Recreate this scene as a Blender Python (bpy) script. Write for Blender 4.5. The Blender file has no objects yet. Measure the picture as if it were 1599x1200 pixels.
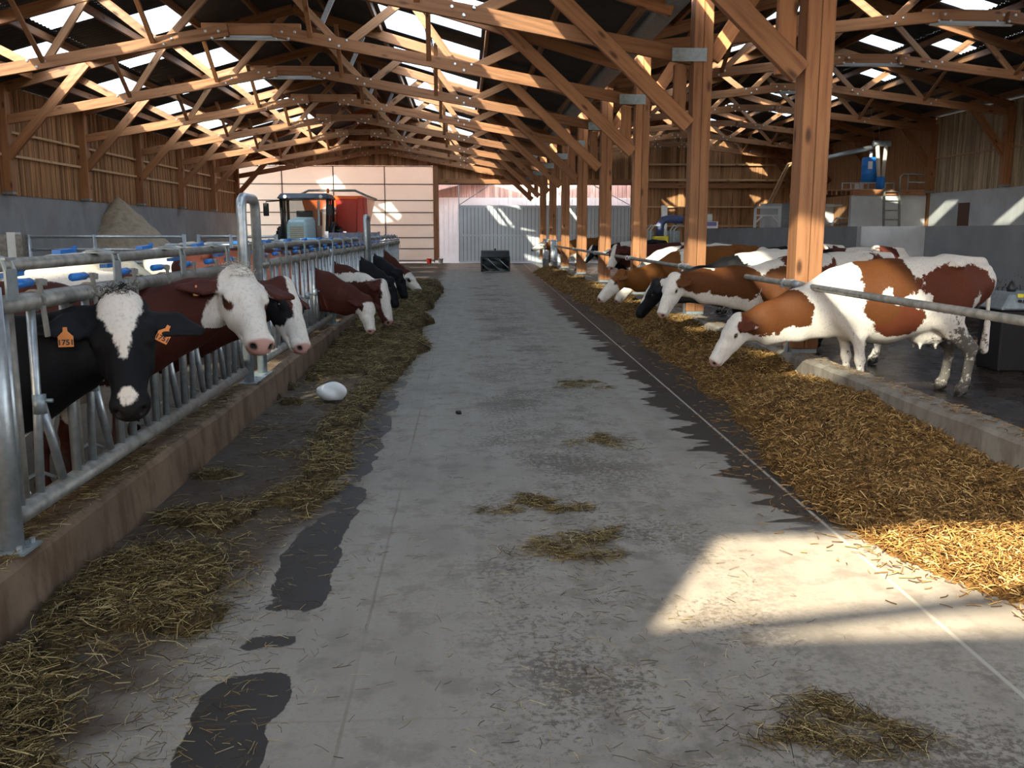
import bpy, bmesh, math, random
import numpy as np
from mathutils import Vector, Matrix

random.seed(7)
RNG = np.random.default_rng(11)
scene = bpy.context.scene
COL = scene.collection
PI = math.pi

# ------------------------------------------------------------------ camera
FPX, VPX, VPY, CAMH = 1420.0, 725.0, 362.0, 1.65
TH = math.atan((600.0 - VPY) / FPX)
PS = math.atan((799.5 - VPX) / FPX * math.cos(TH))
_c, _s, _ct, _st = math.cos(PS), math.sin(PS), math.cos(TH), math.sin(TH)
cR, cF, cU = Vector((_c, -_s, 0)), Vector((_s * _ct, _c * _ct, -_st)), Vector((_s * _st, _c * _st, _ct))
cam_data = bpy.data.cameras.new('camera')
cam = bpy.data.objects.new('camera', cam_data)
COL.objects.link(cam)
cam_data.sensor_width = 36.0
cam_data.lens = 36.0 * FPX / 1599.0
cam_data.clip_start, cam_data.clip_end = 0.05, 400
cam.matrix_world = Matrix(((cR.x, cU.x, -cF.x, 0), (cR.y, cU.y, -cF.y, 0), (cR.z, cU.z, -cF.z, CAMH), (0, 0, 0, 1)))
scene.camera = cam


def ray(x, y):
    return cF + cR * ((x - 799.5) / FPX) - cU * ((y - 600.0) / FPX)


def atY(x, y, Y):
    d = ray(x, y)
    return Vector((0, 0, CAMH)) + d * (Y / d.y)


def atZ(x, y, Z=0.0):
    d = ray(x, y)
    return Vector((0, 0, CAMH)) + d * ((Z - CAMH) / d.z)


# ------------------------------------------------------------------ world, sun, exposure
SUN_DIR = Vector((0.8, 1.5, -1.0)).normalized()
world = bpy.data.worlds.new('sky')
scene.world = world
world.use_nodes = True
wn = world.node_tree
wn.nodes.clear()
w_out = wn.nodes.new('ShaderNodeOutputWorld')
w_bg = wn.nodes.new('ShaderNodeBackground')
w_sky = wn.nodes.new('ShaderNodeTexSky')
w_sky.sky_type = 'NISHITA'
w_sky.sun_disc = False
w_sky.sun_elevation = math.asin(-SUN_DIR.z)
w_sky.sun_rotation = math.atan2(-SUN_DIR.x, -SUN_DIR.y)
w_sky.dust_density = 2.0
w_bg.inputs['Strength'].default_value = 1.1
w_hsv = wn.nodes.new('ShaderNodeHueSaturation')
w_hsv.inputs['Saturation'].default_value = 0.55
wn.links.new(w_sky.outputs[0], w_hsv.inputs['Color'])
wn.links.new(w_hsv.outputs[0], w_bg.inputs[0])
wn.links.new(w_bg.outputs[0], w_out.inputs[0])

sun_data = bpy.data.lights.new('sun', 'SUN')
sun_data.energy = 17.0
sun_data.color = (1.0, 0.84, 0.60)
sun_data.angle = math.radians(0.9)
sun = bpy.data.objects.new('sun', sun_data)
COL.objects.link(sun)
sun.rotation_mode = 'QUATERNION'
sun.rotation_quaternion = SUN_DIR.to_track_quat('-Z', 'Y')
sun.location = (-20, -30, 40)

scene.view_settings.view_transform = 'Standard'
scene.view_settings.look = 'None'
scene.view_settings.exposure = 0.56
scene.view_settings.gamma = 1.0
scene.view_settings.use_curve_mapping = False
scene.cycles.max_bounces = 8
scene.cycles.diffuse_bounces = 5
scene.cycles.transparent_max_bounces = 10
scene.cycles.sample_clamp_indirect = 8.0
scene.cycles.caustics_reflective = False
scene.cycles.caustics_refractive = False
scene.cycles.use_denoising = True


# ------------------------------------------------------------------ node helpers
class NT:
    def __init__(s, name):
        s.m = bpy.data.materials.new(name)
        s.m.use_nodes = True
        s.t = s.m.node_tree
        s.t.nodes.clear()
        s.out = s.t.nodes.new('ShaderNodeOutputMaterial')

    def put(s, sock, v):
        if isinstance(v, bpy.types.NodeSocket):
            s.t.links.new(v, sock)
        elif isinstance(v, (tuple, list)) and len(v) == 3 and sock.type == 'RGBA':
            sock.default_value = (*v, 1.0)
        else:
            sock.default_value = v

    def n(s, typ, ins=None, out=0, **props):
        nd = s.t.nodes.new('ShaderNode' + typ)
        for k, v in props.items():
            setattr(nd, k, v)
        for k, v in (ins or {}).items():
            s.put(nd.inputs[k], v)
        return nd.outputs[out]

    def math(s, op, a, b=0.0, c=None, clamp=False):
        i = {0: a, 1: b}
        if c is not None:
            i[2] = c
        return s.n('Math', i, operation=op, use_clamp=clamp)

    def mix(s, f, a, b, mode='MIX'):
        nd = s.t.nodes.new('ShaderNodeMix')
        nd.data_type = 'RGBA'
        nd.blend_type = mode
        s.put(nd.inputs[0], f)
        s.put(nd.inputs[6], a)
        s.put(nd.inputs[7], b)
        return nd.outputs[2]

    def ramp(s, f, stops):
        nd = s.t.nodes.new('ShaderNodeValToRGB')
        e = nd.color_ramp.elements
        while len(e) < len(stops):
            e.new(0.5)
        for q, (p, c) in zip(e, stops):
            q.position = p
            q.color = (*c, 1.0) if len(c) == 3 else c
        s.put(nd.inputs[0], f)
        return nd.outputs[0]

    def step(s, v, lo, hi):
        return s.n('MapRange', {'Value': v, 'From Min': lo, 'From Max': hi}, interpolation_type='SMOOTHSTEP')

    def noise(s, vec, scale, detail=3.0, rough=0.55, out=0):
        return s.n('TexNoise', {'Vector': vec, 'Scale': scale, 'Detail': detail, 'Roughness': rough}, out=out)

    def scaled(s, vec, sc):
        return s.n('VectorMath', {0: vec, 1: sc}, operation='MULTIPLY')

    def obj(s):
        return s.n('TexCoord', out=3)

    def pos(s):
        return s.n('NewGeometry', out=0)

    def island(s):
        return s.n('NewGeometry', out=8)

    def rnd(s):
        return s.n('ObjectInfo', out=5)

    def bump(s, h, strength=0.3, dist=0.01):
        return s.n('Bump', {'Height': h, 'Strength': strength, 'Distance': dist})

    def bsdf(s, **kw):
        nd = s.t.nodes.new('ShaderNodeBsdfPrincipled')
        names = {'color': 'Base Color', 'rough': 'Roughness', 'metal': 'Metallic', 'normal': 'Normal', 'spec': 'Specular IOR Level', 'emit': 'Emission Color', 'emits': 'Emission Strength', 'sss': 'Subsurface Weight', 'trans': 'Transmission Weight', 'alpha': 'Alpha'}
        for k, v in kw.items():
            s.put(nd.inputs[names[k]], v)
        return nd.outputs[0]

    def done(s, shader):
        s.t.links.new(shader, s.out.inputs[0])
        return s.m


def wood(name, c1, c2, axis=0, scale=1.0):
    k = NT(name)
    o = k.obj()
    r = k.rnd()
    off = k.n('CombineXYZ', {0: k.math('MULTIPLY', r, 37.0), 1: k.math('MULTIPLY', r, 11.0), 2: r})
    v = k.n('VectorMath', {0: o, 1: off}, operation='ADD')
    sc = [16.0, 16.0, 16.0]
    sc[axis] = 0.9
    g = k.noise(k.scaled(v, tuple(q * scale for q in sc)), 1.0, 4.0, 0.6)
    sc2 = [7.0, 7.0, 7.0]
    sc2[axis] = 2.6
    kn = k.n('TexVoronoi', {'Vector': k.scaled(v, tuple(sc2)), 'Scale': 0.6}, out=0)
    col = k.ramp(g, [(0.28, c2), (0.5, c1), (0.75, tuple(min(1, q * 1.18) for q in c1))])
    col = k.mix(k.math('SUBTRACT', 1.0, k.step(kn, 0.05, 0.2)), col, tuple(q * 0.42 for q in c2))
    tint = k.math('MULTIPLY_ADD', r, 0.45, 0.76)
    col = k.mix(1.0, col, k.n('CombineColor', {0: tint, 1: tint, 2: tint}), 'MULTIPLY')
    return k.done(k.bsdf(color=col, rough=0.62, spec=0.35, normal=k.bump(g, 0.25, 0.004)))


def plain(name, c, rough=0.5, metal=0.0, var=0.12, sc=9.0):
    k = NT(name)
    nz = k.noise(k.obj(), sc, 4.0)
    col = k.ramp(nz, [(0.25, tuple(q * (1 - var) for q in c)), (0.75, tuple(min(1, q * (1 + var)) for q in c))])
    return k.done(k.bsdf(color=col, rough=rough, metal=metal, normal=k.bump(nz, 0.06, 0.004)))


def concrete(name, c, stain=(0.2, 0.13, 0.08), amount=0.3, sc=1.5, rough=0.85):
    k = NT(name)
    p = k.pos()
    n1 = k.noise(p, sc, 5.0, 0.6)
    n2 = k.noise(k.scaled(p, (1.2, 1.2, 0.35)), sc * 2.2, 4.0, 0.6)
    n3 = k.noise(p, 60.0, 2.0)
    col = k.ramp(n1, [(0.3, tuple(q * 0.8 for q in c)), (0.7, tuple(q * 1.12 for q in c))])
    col = k.mix(k.math('MULTIPLY', k.step(n2, 0.48, 0.72), amount), col, stain)
    col = k.mix(k.math('MULTIPLY', k.step(n3, 0.55, 0.75), 0.12), col, tuple(q * 0.6 for q in c))
    return k.done(k.bsdf(color=col, rough=rough, normal=k.bump(k.math('ADD', n1, n3), 0.25, 0.006)))


M = {}
M['timber'] = wood('timber_douglas', (0.35, 0.155, 0.066), (0.21, 0.078, 0.029))
M['timber_pale'] = wood('timber_web', (0.42, 0.215, 0.106), (0.275, 0.125, 0.056))
M['purlin'] = wood('purlin_wood', (0.30, 0.14, 0.06), (0.20, 0.085, 0.035))
M['rail_wood'] = wood('rail_wood', (0.60, 0.38, 0.2), (0.44, 0.25, 0.12))
M['galv'] = plain('galvanised_steel', (0.42, 0.45, 0.47), 0.42, 0.75, 0.22, 22)
M['galv_dirty'] = plain('worn_steel_tube', (0.25, 0.235, 0.21), 0.55, 0.45, 0.4, 14)
M['galv_plate'] = plain('galvanised_plate', (0.30, 0.345, 0.36), 0.5, 0.6, 0.2, 16)
M['blue'] = plain('blue_plastic', (0.012, 0.16, 0.52), 0.4, 0, 0.1)
M['bolt'] = plain('zinc_bolt', (0.72, 0.70, 0.66), 0.35, 0.8)
M['black'] = plain('black_rubber', (0.012, 0.012, 0.013), 0.5)
M['dark_steel'] = plain('dark_steel', (0.035, 0.036, 0.038), 0.42, 0.5, 0.3)
M['white'] = plain('white_paint', (0.72, 0.72, 0.70), 0.5, 0, 0.05)
M['red'] = plain('red_paint', (0.50, 0.035, 0.02), 0.35, 0, 0.12, 3)
M['orange'] = plain('orange_paint', (0.80, 0.13, 0.02), 0.35, 0, 0.1, 3)
M['yellow'] = plain('yellow_label', (0.75, 0.62, 0.04), 0.5)
M['tag'] = plain('orange_tag', (0.72, 0.24, 0.055), 0.5, 0, 0.08)
M['ink'] = plain('tag_ink', (0.012, 0.009, 0.008), 0.6)
M['lamp'] = plain('lamp_housing', (0.52, 0.55, 0.58), 0.4, 0.0, 0.05)
M['wall_concrete'] = concrete('wall_concrete', (0.33, 0.325, 0.325), (0.24, 0.22, 0.2), 0.5, 0.8)
M['pen_wall'] = concrete('pen_wall_concrete', (0.235, 0.25, 0.27), (0.16, 0.15, 0.14), 0.5, 0.9)
M['pen_wall_lit'] = concrete('pen_wall_lit_face', (0.46, 0.475, 0.50), (0.3, 0.3, 0.3), 0.4, 1.4)  # pen concrete made paler: light on the camera-facing side put into the colour
M['render_white'] = concrete('white_render', (0.60, 0.605, 0.60), (0.4, 0.4, 0.4), 0.3, 0.8)


def kerb_mat(name, c, stain, amt):
    k = NT(name)
    p = k.pos()
    n1 = k.noise(p, 2.2, 5.0, 0.65)
    n2 = k.noise(k.scaled(p, (1.5, 1.5, 0.5)), 4.5, 4.0, 0.6)
    col = k.ramp(n1, [(0.3, tuple(q * 0.75 for q in c)), (0.7, tuple(q * 1.2 for q in c))])
    col = k.mix(k.math('MULTIPLY', k.step(n2, 0.42, 0.66), amt), col, stain)
    n3 = k.noise(p, 45.0, 2.0)
    return k.done(k.bsdf(color=col, rough=0.8, normal=k.bump(k.math('ADD', n2, n3), 0.3, 0.008)))


M['kerb_left'] = kerb_mat('kerb_stained', (0.17, 0.112, 0.07), (0.08, 0.042, 0.02), 0.85)
M['kerb_right'] = kerb_mat('kerb_grey', (0.225, 0.20, 0.165), (0.115, 0.08, 0.055), 0.65)


def boards_mat(name, c1, c2, axis):
    """vertical boards: tone changes from board to board and grain runs up"""
    k = NT(name)
    p = k.pos()
    isl = k.island()
    g = k.noise(k.n('VectorMath', {0: k.scaled(p, (14, 14, 0.8)), 1: k.n('CombineXYZ', {0: k.math('MULTIPLY', isl, 50.0), 1: isl, 2: k.math('MULTIPLY', isl, 9.0)})}, operation='ADD'), 1.0, 4.0, 0.6)
    col = k.ramp(isl, [(0.0, c2), (0.55, c1), (1.0, tuple(min(1, q * 1.3) for q in c1))])
    col = k.mix(k.step(g, 0.45, 0.75), col, tuple(q * 0.6 for q in c2))
    return k.done(k.bsdf(color=col, rough=0.75, spec=0.2, normal=k.bump(g, 0.2, 0.004)))


M['boards'] = boards_mat('vertical_boards', (0.42, 0.215, 0.098), (0.235, 0.105, 0.045), 1)
M['boards_pale'] = boards_mat('pale_boards', (0.52, 0.40, 0.25), (0.36, 0.255, 0.15), 1)
M['boards_out'] = boards_mat('outside_boards', (0.62, 0.44, 0.38), (0.48, 0.31, 0.26), 0)


def mk_roof():
    k = NT('roof_sheet')
    nz = k.noise(k.pos(), 1.5, 3)
    return k.done(k.bsdf(color=k.ramp(nz, [(0.3, (0.045, 0.040, 0.038)), (0.7, (0.075, 0.068, 0.064))]), rough=0.7))


M['roof'] = mk_roof()


def mk_pane():
    k = NT('translucent_sheet')
    sep = k.t.nodes.new('ShaderNodeSeparateXYZ')
    k.t.links.new(k.pos(), sep.inputs[0])
    rib = k.math('ABSOLUTE', k.math('SINE', k.math('MULTIPLY', sep.outputs[1], PI / 0.18)))
    rb = k.step(rib, 0.25, 0.75)  # light and shade of the corrugation put into the sheet colour as stripes
    tr = k.n('BsdfTranslucent', {'Color': k.mix(rb, (0.30, 0.40, 0.47), (0.50, 0.62, 0.70))})
    tp = k.n('BsdfTransparent', {'Color': k.mix(rb, (0.42, 0.56, 0.68), (0.80, 0.90, 1.0))})
    gl = k.n('BsdfGlossy', {'Color': (0.8, 0.85, 0.9), 'Roughness': 0.3})
    a = k.n('MixShader', {0: 0.55, 1: tr, 2: tp})
    return k.done(k.n('MixShader', {0: 0.04, 1: a, 2: gl}))


M['pane'] = mk_pane()


def mk_glass():
    k = NT('cab_glass')
    tp = k.n('BsdfTransparent', {'Color': (0.75, 0.8, 0.82)})
    gl = k.n('BsdfGlossy', {'Color': (0.9, 0.9, 0.95), 'Roughness': 0.05})
    return k.done(k.n('MixShader', {0: 0.12, 1: tp, 2: gl}))


M['glass'] = mk_glass()


def mk_metal_door(name, c):
    k = NT(name)
    p = k.pos()
    nz = k.noise(p, 0.7, 3)
    return k.done(k.bsdf(color=k.ramp(nz, [(0.3, tuple(q * 0.88 for q in c)), (0.7, tuple(q * 1.08 for q in c))]), rough=0.45, metal=0.1))


M['door_grey'] = mk_metal_door('grey_sheet_door', (0.62, 0.65, 0.67))


def mk_cream():
    k = NT('cream_translucent_panel')
    nz = k.noise(k.pos(), 0.7, 3)
    col = k.ramp(nz, [(0.3, (0.80, 0.69, 0.56)), (0.7, (0.88, 0.79, 0.68))])
    d = k.bsdf(color=col, rough=0.5, spec=0.3)
    tr = k.n('BsdfTranslucent', {'Color': (0.92, 0.82, 0.68)})
    return k.done(k.n('MixShader', {0: 0.25, 1: d, 2: tr}))


M['door_cream'] = mk_cream()
M['sheet_white'] = mk_metal_door('white_sheet', (0.80, 0.81, 0.82))


def mk_floor():
    k = NT('aisle_concrete')
    p = k.pos()
    xyz = k.t.nodes.new('ShaderNodeSeparateXYZ')
    k.t.links.new(p, xyz.inputs[0])
    X, Y = xyz.outputs[0], xyz.outputs[1]
    n1 = k.noise(p, 0.9, 5, 0.6)
    n2 = k.noise(p, 5.0, 5, 0.65)
    n3 = k.noise(p, 70.0, 2)
    n4 = k.noise(p, 30.0, 6, 0.8)
    st = k.noise(k.scaled(p, (5.0, 0.35, 1)), 1.0, 4, 0.6)
    col = k.ramp(n1, [(0.25, (0.185, 0.168, 0.147)), (0.5, (0.262, 0.240, 0.208)), (0.8, (0.335, 0.305, 0.26))])
    col = k.mix(k.math('MULTIPLY', k.step(st, 0.42, 0.7), 0.35), col, (0.34, 0.32, 0.285))
    col = k.mix(k.math('MULTIPLY', k.step(n2, 0.48, 0.66), 0.5), col, (0.145, 0.128, 0.11))
    col = k.mix(k.math('MULTIPLY', k.step(n3, 0.58, 0.72), 0.25), col, (0.17, 0.16, 0.145))
    rz = k.math('MULTIPLY', k.math('MULTIPLY', k.step(X, -0.2, 0.4), k.math('SUBTRACT', 1.0, k.step(X, 0.95, 1.6))), 0.7)
    rz = k.math('MAXIMUM', rz, k.math('MULTIPLY', k.math('MULTIPLY', k.step(X, 0.0, 0.5), k.math('SUBTRACT', 1.0, k.step(Y, 2.6, 3.5))), 0.7))
    rz = k.math('SUBTRACT', rz, 0.15)
    sp = k.math('MULTIPLY', k.step(k.math('ADD', n4, k.math('MULTIPLY', k.math('SUBTRACT', n1, 0.5), 0.9)), 0.50, 0.62), k.math('ADD', 0.3, rz), clamp=True)
    col = k.mix(k.math('MULTIPLY', sp, 0.95), col, (0.075, 0.062, 0.05))
    # trodden-in feed in the middle and on the left
    mid = k.math('MULTIPLY', k.step(X, 0.15, 0.75), k.math('SUBTRACT', 1.0, k.step(X, 0.9, 1.6)))
    nm = k.noise(k.scaled(p, (2.2, 1.4, 1)), 2.0, 6, 0.7)
    col = k.mix(k.math('MULTIPLY', k.math('MULTIPLY', mid, k.step(nm, 0.5, 0.62)), 0.6), col, (0.12, 0.105, 0.085))
    edge = k.math('SUBTRACT', n2, 0.5)
    xl = k.math('ADD', X, k.math('MULTIPLY', k.math('SUBTRACT', k.noise(k.scaled(p, (0.7, 1.1, 1)), 1.3, 4), 0.5), 0.9))
    xl = k.math('ADD', xl, k.math('MULTIPLY', k.math('SUBTRACT', 1.0, k.step(Y, 2.8, 5.6)), 0.42))
    dl = k.math('SUBTRACT', 1.0, k.step(xl, -1.0, -0.66))
    col = k.mix(k.math('MULTIPLY', dl, k.math('MULTIPLY_ADD', n2, 0.55, 0.62)), col, (0.055, 0.037, 0.024))
    # wet run-off, right
    tong = k.noise(k.scaled(p, (0.75, 3.2, 1)), 1.0, 3.5, 0.55)
    xr = k.math('ADD', X, k.math('MULTIPLY', k.math('SUBTRACT', tong, 0.5), 1.05))
    xr = k.math('SUBTRACT', xr, k.math('MULTIPLY', Y, 0.016))
    wr = k.math('MULTIPLY', k.step(xr, 1.70, 1.725), k.math('SUBTRACT', 1.0, k.step(X, 3.9, 4.0)))
    wr = k.math('MULTIPLY', wr, k.step(k.math('ADD', Y, k.math('MULTIPLY', edge, 0.5)), 4.7, 4.95))
    # wet patches, left
    lw = k.noise(k.scaled(p, (0.9, 0.8, 1)), 1.55, 3.0, 0.5)
    band = k.math('MULTIPLY', k.step(X, -1.15, -0.85), k.math('SUBTRACT', 1.0, k.step(X, -0.72, -0.46)))
    lw = k.math('ADD', lw, k.math('MULTIPLY', k.math('SUBTRACT', n2, 0.5), 0.22))
    wl = k.step(k.math('MULTIPLY', band, lw), 0.43, 0.442)
    wl = k.math('MULTIPLY', wl, k.math('SUBTRACT', 1.0, k.step(Y, 9.0, 12.0)))
    wet = k.math('MAXIMUM', wr, wl)
    col = k.mix(wet, col, k.mix(n2, (0.026, 0.0235, 0.022), (0.05, 0.045, 0.040)))
    # joints
    jx = k.math('SUBTRACT', X, k.math('MULTIPLY_ADD', Y, 0.024, 1.925))
    j1 = k.math('SUBTRACT', 1.0, k.step(k.math('ABSOLUTE', jx), 0.006, 0.014))
    col = k.mix(k.math('MULTIPLY', j1, 0.8), col, (0.42, 0.39, 0.34))
    jl = k.math('SUBTRACT', X, k.math('MULTIPLY', k.math('SUBTRACT', n2, 0.5), 0.02))
    j2 = k.math('SUBTRACT', 1.0, k.step(k.math('ABSOLUTE', k.math('ADD', jl, 0.425)), 0.003, 0.010))
    jy = k.math('ABSOLUTE', k.math('SUBTRACT', k.math('PINGPONG', Y, 2.6), 2.3))
    j3 = k.math('MULTIPLY', k.math('SUBTRACT', 1.0, k.step(jy, 0.002, 0.012)), k.math('SUBTRACT', 1.0, k.step(X, 1.8, 1.9)))
    col = k.mix(k.math('MULTIPLY', k.math('MULTIPLY', k.math('MAXIMUM', j2, k.math('MULTIPLY', j3, 0.5)), k.step(n1, 0.35, 0.6)), 0.5), col, (0.12, 0.09, 0.055))
    rough = k.math('MULTIPLY_ADD', wet, -0.22, 0.72)
    bh = k.math('MULTIPLY', k.math('ADD', n3, k.math('MULTIPLY', n2, 2.0)), k.math('SUBTRACT', 1.0, k.math('MULTIPLY', wet, 0.7)))
    return k.done(k.bsdf(color=col, rough=rough, spec=0.22, normal=k.bump(bh, 0.22, 0.006)))


M['floor'] = mk_floor()


def mk_slurry():
    k = NT('wet_pen_floor')
    p = k.pos()
    n1 = k.noise(p, 2.5, 5, 0.6)
    n2 = k.noise(p, 14.0, 4, 0.6)
    col = k.ramp(n1, [(0.3, (0.022, 0.015, 0.011)), (0.7, (0.055, 0.038, 0.028))])
    return k.done(k.bsdf(color=col, rough=k.math('MULTIPLY_ADD', n1, 0.3, 0.12), spec=0.5, normal=k.bump(k.math('ADD', n1, n2), 0.35, 0.02)))


M['slurry'] = mk_slurry()
M['pen_litter'] = concrete('pen_litter', (0.06, 0.043, 0.029), (0.025, 0.018, 0.012), 0.8, 2.0)


def mk_splash_wall():
    k = NT('splashed_pen_wall')
    p = k.pos()
    xyz = k.t.nodes.new('ShaderNodeSeparateXYZ')
    k.t.links.new(p, xyz.inputs[0])
    n1 = k.noise(p, 1.4, 4)
    n2 = k.noise(p, 22.0, 3, 0.5)
    col = k.ramp(n1, [(0.3, (0.21, 0.225, 0.245)), (0.7, (0.28, 0.295, 0.315))])
    hz = k.math('SUBTRACT', 1.0, k.step(k.math('MULTIPLY_ADD', n2, 1.9, k.math('SUBTRACT', xyz.outputs[2], 0.95)), 0.55, 0.62))
    col = k.mix(k.math('MULTIPLY', hz, 0.9), col, (0.04, 0.028, 0.02))
    return k.done(k.bsdf(color=col, rough=0.7))


M['pen_wall_splash'] = mk_splash_wall()


def straw_mat(name, stops, rough=0.7):
    k = NT(name)
    isl = k.island()
    return k.done(k.bsdf(color=k.ramp(isl, stops), rough=rough, spec=0.25))


M['silage'] = straw_mat('silage', [(0, (0.055, 0.028, 0.009)), (0.45, (0.20, 0.105, 0.031)), (0.8, (0.35, 0.20, 0.062)), (1, (0.66, 0.46, 0.2))])
M['hay'] = straw_mat('hay', [(0, (0.025, 0.016, 0.007)), (0.45, (0.12, 0.080, 0.030)), (0.8, (0.29, 0.215, 0.088)), (1, (0.60, 0.49, 0.25))])


def ground_cover(name, c1, c2, c3):
    k = NT(name)
    p = k.pos()
    n1 = k.noise(k.scaled(p, (30, 60, 30)), 1.0, 4, 0.7)
    n2 = k.noise(p, 5.0, 4)
    col = k.ramp(n1, [(0.3, c1), (0.5, c2), (0.7, c3)])
    col = k.mix(k.step(n2, 0.45, 0.7), col, c1)
    return k.done(k.bsdf(color=col, rough=0.85, spec=0.15, normal=k.bump(n1, 0.8, 0.02)))


M['silage_base'] = ground_cover('silage_base', (0.045, 0.022, 0.007), (0.13, 0.068, 0.02), (0.26, 0.145, 0.045))
M['hay_base'] = ground_cover('hay_base', (0.018, 0.012, 0.006), (0.07, 0.047, 0.020), (0.19, 0.14, 0.06))
M['sand'] = ground_cover('sand', (0.34, 0.27, 0.19), (0.44, 0.355, 0.26), (0.52, 0.43, 0.32))
M['yard'] = ground_cover('yard_gravel', (0.35, 0.33, 0.3), (0.42, 0.4, 0.37), (0.5, 0.48, 0.44))


# ------------------------------------------------------------------ mesh helpers
def link(o, parent=None):
    COL.objects.link(o)
    if parent is not None:
        o.parent = parent
    return o


def tag(o, label=None, cat=None, group=None, kind=None):
    if label:
        o['label'] = label
    if cat:
        o['category'] = cat
    if group:
        o['group'] = group
    if kind:
        o['kind'] = kind
    return o


def empty(name, loc, label, cat, group=None, rz=0.0):
    o = bpy.data.objects.new(name, None)
    o.empty_display_size = 0.1
    COL.objects.link(o)
    o.location = loc
    o.rotation_euler = (0, 0, rz)
    return tag(o, label, cat, group)


class MB:
    def __init__(s):
        s.v, s.f = [], []

    def add(s, vs, fs):
        b = len(s.v)
        s.v += [tuple(q) for q in vs]
        s.f += [tuple(i + b for i in q) for q in fs]
        return s

    def box(s, a, b):
        x0, y0, z0 = a
        x1, y1, z1 = b
        return s.add([(x0, y0, z0), (x1, y0, z0), (x1, y1, z0), (x0, y1, z0), (x0, y0, z1), (x1, y0, z1), (x1, y1, z1), (x0, y1, z1)],
                     [(0, 3, 2, 1), (4, 5, 6, 7), (0, 1, 5, 4), (1, 2, 6, 5), (2, 3, 7, 6), (3, 0, 4, 7)])

    def hexa(s, p):
        return s.add(p, [(0, 3, 2, 1), (4, 5, 6, 7), (0, 1, 5, 4), (1, 2, 6, 5), (2, 3, 7, 6), (3, 0, 4, 7)])

    def bar(s, p0, p1, w, h, up=(0, 0, 1)):
        p0, p1 = Vector(p0), Vector(p1)
        d = (p1 - p0).normalized()
        u = Vector(up)
        sd = d.cross(u)
        if sd.length < 1e-4:
            sd = d.cross(Vector((1, 0, 0)))
        sd.normalize()
        u = sd.cross(d)
        a, b = sd * (w / 2), u * (h / 2)
        return s.hexa([p0 - a - b, p1 - a - b, p1 + a - b, p0 + a - b, p0 - a + b, p1 - a + b, p1 + a + b, p0 + a + b])

    def tube(s, pts, r, n=10, cap=True):
        pts = [Vector(p) for p in pts]
        rs = r if isinstance(r, (list, tuple)) else [r] * len(pts)
        base = len(s.v)
        ref = None
        for i, p in enumerate(pts):
            d = (pts[min(i + 1, len(pts) - 1)] - pts[max(i - 1, 0)]).normalized()
            if ref is None:
                ref = d.orthogonal().normalized()
            ref = (ref - d * ref.dot(d)).normalized()
            q = d.cross(ref)
            for j in range(n):
                t = 2 * PI * j / n
                s.v.append(tuple(p + (ref * math.cos(t) + q * math.sin(t)) * rs[i]))
        for i in range(len(pts) - 1):
            for j in range(n):
                k = (j + 1) % n
                s.f.append((base + i * n + j, base + i * n + k, base + (i + 1) * n + k, base + (i + 1) * n + j))
        if cap:
            s.f.append(tuple(base + j for j in reversed(range(n))))
            e = base + (len(pts) - 1) * n
            s.f.append(tuple(e + j for j in range(n)))
        return s

    def lathe(s, prof, c=(0, 0, 0), n=20):
        base = len(s.v)
        for r, z in prof:
            for j in range(n):
                t = 2 * PI * j / n
                s.v.append((c[0] + r * math.cos(t), c[1] + r * math.sin(t), c[2] + z))
        for i in range(len(prof) - 1):
            for j in range(n):
                k = (j + 1) % n
                s.f.append((base + i * n + j, base + i * n + k, base + (i + 1) * n + k, base + (i + 1) * n + j))
        s.f.append(tuple(base + j for j in reversed(range(n))))
        e = base + (len(prof) - 1) * n
        s.f.append(tuple(e + j for j in range(n)))
        return s

    def build(s, name, mat, parent=None, bevel=0.0, smooth=False, loc=None, label=None):
        me = bpy.data.meshes.new(name)
        me.from_pydata(s.v, [], s.f)
        me.materials.append(mat)
        if smooth:
            me.polygons.foreach_set('use_smooth', [True] * len(me.polygons))
        o = bpy.data.objects.new(name, me)
        link(o, parent)
        if loc:
            o.location = loc
        if bevel:
            m = o.modifiers.new('bevel', 'BEVEL')
            m.width = bevel
            m.segments = 1
            m.limit_method = 'ANGLE'
        if label:
            o['label'] = label
        return o


BEAMS = {}


def beam(name, p0, p1, w, h, mat, parent=None, up=(0, 0, 1), label=None):
    """squared timber whose grain runs along its own length; w is across, h along 'up'"""
    p0, p1 = Vector(p0), Vector(p1)
    L = (p1 - p0).length
    d = (p1 - p0) / L
    u = Vector(up)
    if abs(d.dot(u)) > 0.99:
        u = Vector((0, 1, 0))
    sd = u.cross(d).normalized()
    u = d.cross(sd)
    key = (name, round(L, 3), w, h, mat.name)
    if key not in BEAMS:
        b = MB().box((0, -w / 2, -h / 2), (L, w / 2, h / 2))
        bm = bmesh.new()
        vs = [bm.verts.new(v) for v in b.v]
        for f in b.f:
            bm.faces.new([vs[i] for i in f])
        bmesh.ops.bevel(bm, geom=bm.edges[:], offset=0.006, segments=1, affect='EDGES')
        me = bpy.data.meshes.new(name)
        bm.to_mesh(me)
        bm.free()
        me.materials.append(mat)
        BEAMS[key] = me
    o = bpy.data.objects.new(name, BEAMS[key])
    link(o, parent)
    o.matrix_local = Matrix(((d.x, sd.x, u.x, p0.x), (d.y, sd.y, u.y, p0.y), (d.z, sd.z, u.z, p0.z), (0, 0, 0, 1)))
    if label:
        o['label'] = label
    return o


def dup(o, loc, rz=None, label=None):
    r = o.copy()
    COL.objects.link(r)
    r.location = loc
    if rz is not None:
        r.rotation_euler = (0, 0, rz)
    if label:
        r['label'] = label
    for ch in list(o.children):
        c = ch.copy()
        COL.objects.link(c)
        c.parent = r
        for g in list(ch.children):
            q = g.copy()
            COL.objects.link(q)
            q.parent = c
    return r


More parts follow.
